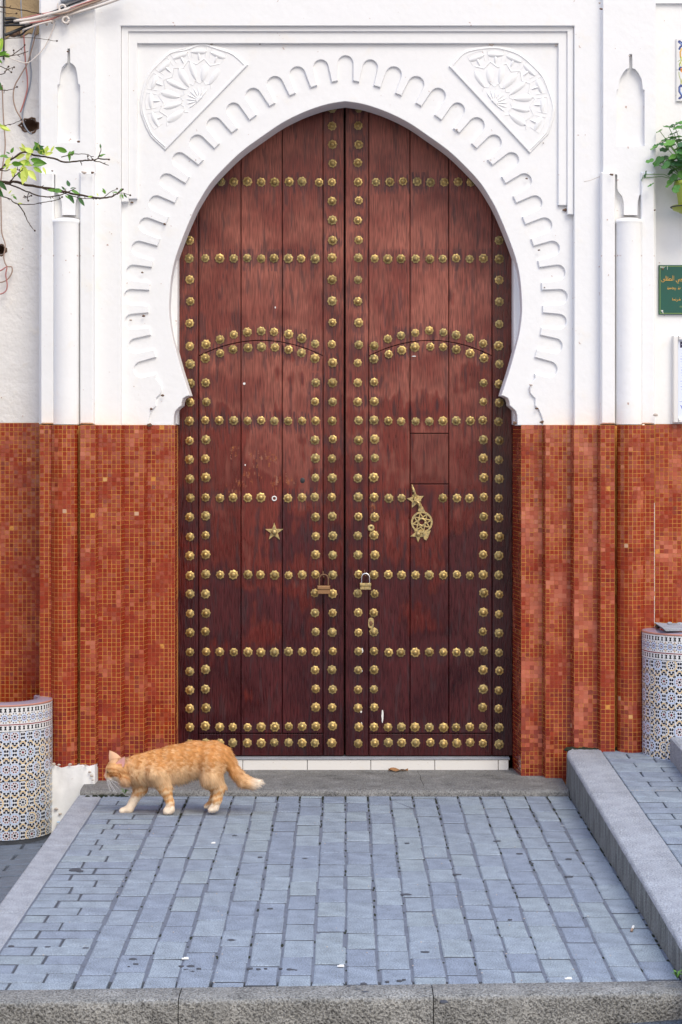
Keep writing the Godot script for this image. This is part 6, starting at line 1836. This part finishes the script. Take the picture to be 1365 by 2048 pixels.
func build_cat() -> void:
	coat.seed = 4; coat.frequency = 1.0; coat.fractal_octaves = 2
	var o := thing("cat", Vector3(X(340, ZC), 0, ZC), "fluffy ginger tabby cat walking left along the foot of the door", "cat")
	var J := func(px: float, py: float, dz: float) -> Vector3: return P(px, py, ZC + dz)
	var R := func(r: float) -> float: return r * (AWAY - ZC) / FOCAL
	var b := Field.new(P(200, 1642, ZC - 0.1), P(536, 1462, ZC + 0.1) + Vector3(0, 0, 0), 0.0058)
	b = Field.new(Vector3(X(236, ZC), -0.012, ZC - 0.085), Vector3(X(536, ZC), Y(1462, ZC), ZC + 0.085), 0.0055)
	var k := 0.014
	for q in [
[[250, 1536, 0], 20, [280, 1539, 0], 29, 1.25], [[280, 1539, 0], 30, [310, 1536, 0], 34, 1.3], [[310, 1536, 0], 34.5, [350, 1528, 0], 37, 1.3], [[350, 1528, 0], 37, [390, 1518, 0], 35.5, 1.3], [[390, 1518, 0], 35.5, [425, 1516, 0], 32, 1.25], [[425, 1516, 0], 32, [436, 1519, 0], 26, 1.15],
		[[272, 1548, -0.028], 20, [282, 1577, -0.03], 13, 1.0], [[282, 1577, -0.03], 13, [265, 1607, -0.028], 7.6, 1.0], [[265, 1607, -0.028], 7.6, [259, 1618, -0.026], 7.4, 1.0], [[259, 1619, -0.026], 6.8, [246, 1621, -0.026], 6.6, 0.9],
		[[316, 1545, 0.03], 26, [331, 1577, 0.032], 13, 1.0], [[331, 1577, 0.032], 13, [341, 1606, 0.034], 7.2, 1.0], [[341, 1606, 0.034], 7.2, [341, 1618, 0.036], 7.4, 1.0], [[341, 1620, 0.036], 7.6, [334, 1622, 0.038], 7.8, 0.9],
		[[424, 1524, 0.028], 29, [424, 1555, 0.034], 22, 1.1], [[424, 1555, 0.034], 21, [440, 1575, 0.034], 11, 1.0], [[440, 1575, 0.034], 11, [434, 1600, 0.034], 9.2, 1.0], [[434, 1600, 0.034], 9.2, [430, 1615, 0.034], 7.4, 1.0], [[430, 1616, 0.034], 7, [423, 1619, 0.036], 6.2, 0.9],
		[[418, 1530, -0.03], 26, [418, 1560, -0.034], 16, 1.1], [[418, 1560, -0.034], 15, [432, 1582, -0.034], 8, 1.0], [[432, 1582, -0.034], 8, [423, 1608, -0.03], 6.5, 1.0], [[423, 1609, -0.03], 6, [414, 1612, -0.028], 5.5, 0.9],
		[[430, 1500, 0], 18, [450, 1506, 0.004], 12.5, 1.0], [[450, 1506, 0.004], 12, [461, 1524, 0.01], 10.5, 1.0], [[461, 1524, 0.01], 10.5, [473, 1547, 0.014], 11.5, 1.0], [[473, 1547, 0.014], 11.5, [488, 1563, 0.012], 12.5, 1.0], [[488, 1563, 0.012], 12.5, [506, 1568, 0.008], 10, 1.0], [[506, 1568, 0.008], 10, [519, 1565, 0.004], 6, 1.0],
	]: b.bone(J.call(q[0][0], q[0][1], q[0][2]), J.call(q[2][0], q[2][1], q[2][2]), R.call(q[1]), R.call(q[3]), k, q[4])
	# toes
	for t in [[241.5, 1623, -0.032], [240.5, 1622.5, -0.024], [243, 1624, -0.017], [330.5, 1624.5, 0.03], [329.5, 1625, 0.038], [332, 1625.5, 0.046], [335.5, 1625.5, 0.05], [419.5, 1620.5, 0.032], [419, 1621, 0.04], [422, 1621.5, 0.046], [411.5, 1613, -0.03], [411, 1613.5, -0.023]]:
		var p: Vector3 = J.call(t[0], t[1], t[2])
		b.bone(p, p + Vector3(0.006, 0.002, 0), R.call(3.6), R.call(3.6), 0.003)
	var mb := MB.new()
	b.surface(mb, fur_colour)
	# the head on a finer grid
	var h := Field.new(Vector3(X(203, ZC), Y(1580, ZC), ZC - 0.06), Vector3(X(264, ZC), Y(1497, ZC), ZC + 0.06), 0.003)
	var kh := 0.007
	for q in [
		[[234, 1537, 0.002], 20.5, [238, 1539, 0.002], 21.5, 0.95], [[238, 1539, 0], 20, [256, 1538, 0], 22, 1.2], [[226, 1541, 0.002], 14, [220, 1548, 0.002], 9.5, 1.0], [[218.5, 1546, 0.002], 7.5, [212.6, 1551.3, 0.002], 3.8, 0.95],
		[[215.5, 1554.2, 0.006], 4.6, [221, 1555, 0.012], 5.8, 1.0], [[215.5, 1554.2, -0.004], 4.6, [221, 1555, -0.010], 5.6, 1.0], [[217.5, 1558, 0.001], 3.6, [228, 1557, 0.001], 5.5, 1.0],
		[[238, 1549, 0.02], 11.5, [247, 1557, 0.024], 11.5, 1.0], [[240, 1550, -0.02], 12, [247, 1556, -0.024], 12, 1.0], [[218, 1538, 0.014], 6.5, [226, 1537, 0.02], 7, 1.0], [[218, 1538, -0.012], 6.5, [226, 1537, -0.018], 7, 1.0],
	]: h.bone(J.call(q[0][0], q[0][1], q[0][2]), J.call(q[2][0], q[2][1], q[2][2]), R.call(q[1]), R.call(q[3]), kh, q[4])
	h.surface(mb, fur_colour)
	part(o, "body", mb, M.fur)
	# ears: thin curved shells, pink inside
	for e in [[[230.5, 1527.5, 0.035], [248.5, 1535, 0.047], [250.5, 1512.5, 0.045], 0.03], [[221.5, 1527, -0.018], [243, 1516, -0.010], [219.5, 1500.5, -0.022], -0.02]]:
		for shell in 2:
			var m := MB.new(); m.col = Color(0.72, 0.45, 0.28) if shell == 0 else Color(0.86, 0.46, 0.42)
			var a: Vector3 = J.call(e[0][0], e[0][1], e[0][2]); var c: Vector3 = J.call(e[1][0], e[1][1], e[1][2]); var t: Vector3 = J.call(e[2][0], e[2][1], e[2][2])
			var nn := (c - a).cross(t - a).normalized(); if nn.z < 0: nn = -nn
			var rows := []
			for i in 7:
				var v := i / 6.0; var row := PackedVector3Array()
				for j in 7:
					var u := j / 6.0
					var k2 := 1.0 if shell == 0 else 0.8
					var uu := 0.5 + (u - 0.5) * k2
					var vv := v * (0.98 if shell == 0 else 0.85)
					var q := a.lerp(t, vv).lerp(c.lerp(t, vv), uu) + (c - a) * ((u - 0.5) * 0.22 * sin(PI * v) * k2)
					q += nn * ((-0.010 * sin(PI * u) * (1.0 - v) if e[3] > 0 else 0.008 * sin(PI * u) * (1.0 - v)) + (0.0012 if shell == 1 else 0.0))
					row.append(q)
				rows.append(row)
			m.grid(rows, false, (a + c + t) / 3.0 - nn * 0.2)
			if shell == 0 or e[3] > 0: part(o, "ear" if shell == 0 else "inner_ear", m, M.fur)
	var m2 := MB.new(); m2.ball(J.call(217.4, 1543.8, 0.0255), Vector3(0.0052, 0.0044, 0.004), 8, 12); part(o, "eye", m2, M.cat_eye)
	m2 = MB.new(); m2.ball(J.call(216.5, 1543.5, -0.0235), Vector3(0.0036, 0.0036, 0.0034), 8, 12); part(o, "eye", m2, M.cat_eye)
	m2 = MB.new(); m2.ball(J.call(209.8, 1551.2, 0.002), Vector3(0.0042, 0.0046, 0.0055), 7, 10); part(o, "nose", m2, M.cat_nose)
	m2 = MB.new(); m2.tube([J.call(210.5, 1555.2, 0.004), J.call(214, 1556.8, 0.012), J.call(220, 1556.5, 0.017)], 0.0009, 5); part(o, "mouth", m2, M.cat_nose)
	for w in [[[216, 1556, 0.014], [220, 1569, 0.03], [229, 1584, 0.04]], [[217, 1556, 0.015], [223, 1570, 0.032], [234, 1586, 0.045]], [[218, 1555, 0.015], [226, 1566, 0.035], [239, 1578, 0.055]], [[214, 1556, 0.012], [217, 1568, 0.028], [222, 1583, 0.036]], [[213, 1556, -0.004], [215, 1568, -0.012], [220, 1582, -0.02]], [[216, 1555, 0.016], [228, 1562, 0.04], [240, 1568, 0.06]]]:
		m2 = MB.new(); m2.tube([J.call(w[0][0], w[0][1], w[0][2]), J.call(w[1][0], w[1][1], w[1][2]), J.call(w[2][0], w[2][1], w[2][2])], [0.0006, 0.0005, 0.0002], 4); part(o, "whisker", m2, M.whisker)
	# the coat: many fine hairs lying back along the body
	var fm := MB.new()
	var r := RandomNumberGenerator.new(); r.seed = 12
	var tris := mb.v.size() / 3
	for s in 21000:
		var t := r.randi() % tris
		var wa := r.randf(); var wb := r.randf() * (1.0 - wa)
		var p := mb.v[t * 3] * wa + mb.v[t * 3 + 1] * wb + mb.v[t * 3 + 2] * (1.0 - wa - wb)
		var n := mb.n[t * 3]
		var d := AWAY - p.z
		var px := MIDDLE + p.x * FOCAL / d; var py := HORIZON + (EYE - p.y) * FOCAL / d
		var flow := Vector3(1, -0.35, 0); var l := 0.013; var lift := 0.28
		if px < 234: flow = Vector3(1, -0.1 if py < 1550 else -0.6, 0); l = 0.0032
		elif px < 268 and py < 1585: flow = Vector3(0.7, -0.8, 0); l = 0.012 if py < 1545 else 0.02
		elif px > 452 and py > 1496: flow = Vector3(0.65, -0.75, 0) if px < 484 else Vector3(1, -0.15, 0); l = 0.015; lift = 0.45
		elif py > 1600: flow = Vector3(0, -1, 0); l = 0.0035
		elif py > 1572: flow = Vector3(0.15, -1, 0); l = 0.007
		elif py > 1545: flow = Vector3(0.5, -0.9, 0); l = 0.019
		if px < 213 or (px > 229 and px < 252 and py < 1534 and n.z > 0.75) or (px < 222 and py > 1540 and py < 1549): continue
		var dir := (flow.normalized() - n * flow.normalized().dot(n)) + n * lift + Vector3(r.randf_range(-0.22, 0.22), r.randf_range(-0.22, 0.22), r.randf_range(-0.22, 0.22))
		dir = dir.normalized(); l *= r.randf_range(0.6, 1.25)
		var side := dir.cross(n).normalized() * r.randf_range(0.0006, 0.0013)
		if side.length() < 1e-5: continue
		var c := fur_colour(p, n); var tone := r.randf_range(0.86, 1.14)
		fm.col = Color(c.r * tone, c.g * tone, c.b * tone)
		var mid := p + dir * l * 0.55; var tip := p + dir * l - Vector3(0, l * 0.22, 0)
		fm.tri(p - side, p + side, mid + side * 0.7, n, n, n); fm.tri(p - side, mid + side * 0.7, mid - side * 0.7, n, n, n)
		fm.tri(mid - side * 0.7, mid + side * 0.7, tip, n, n, n)
	part(o, "fur", fm, M.fur, null, "stuff")
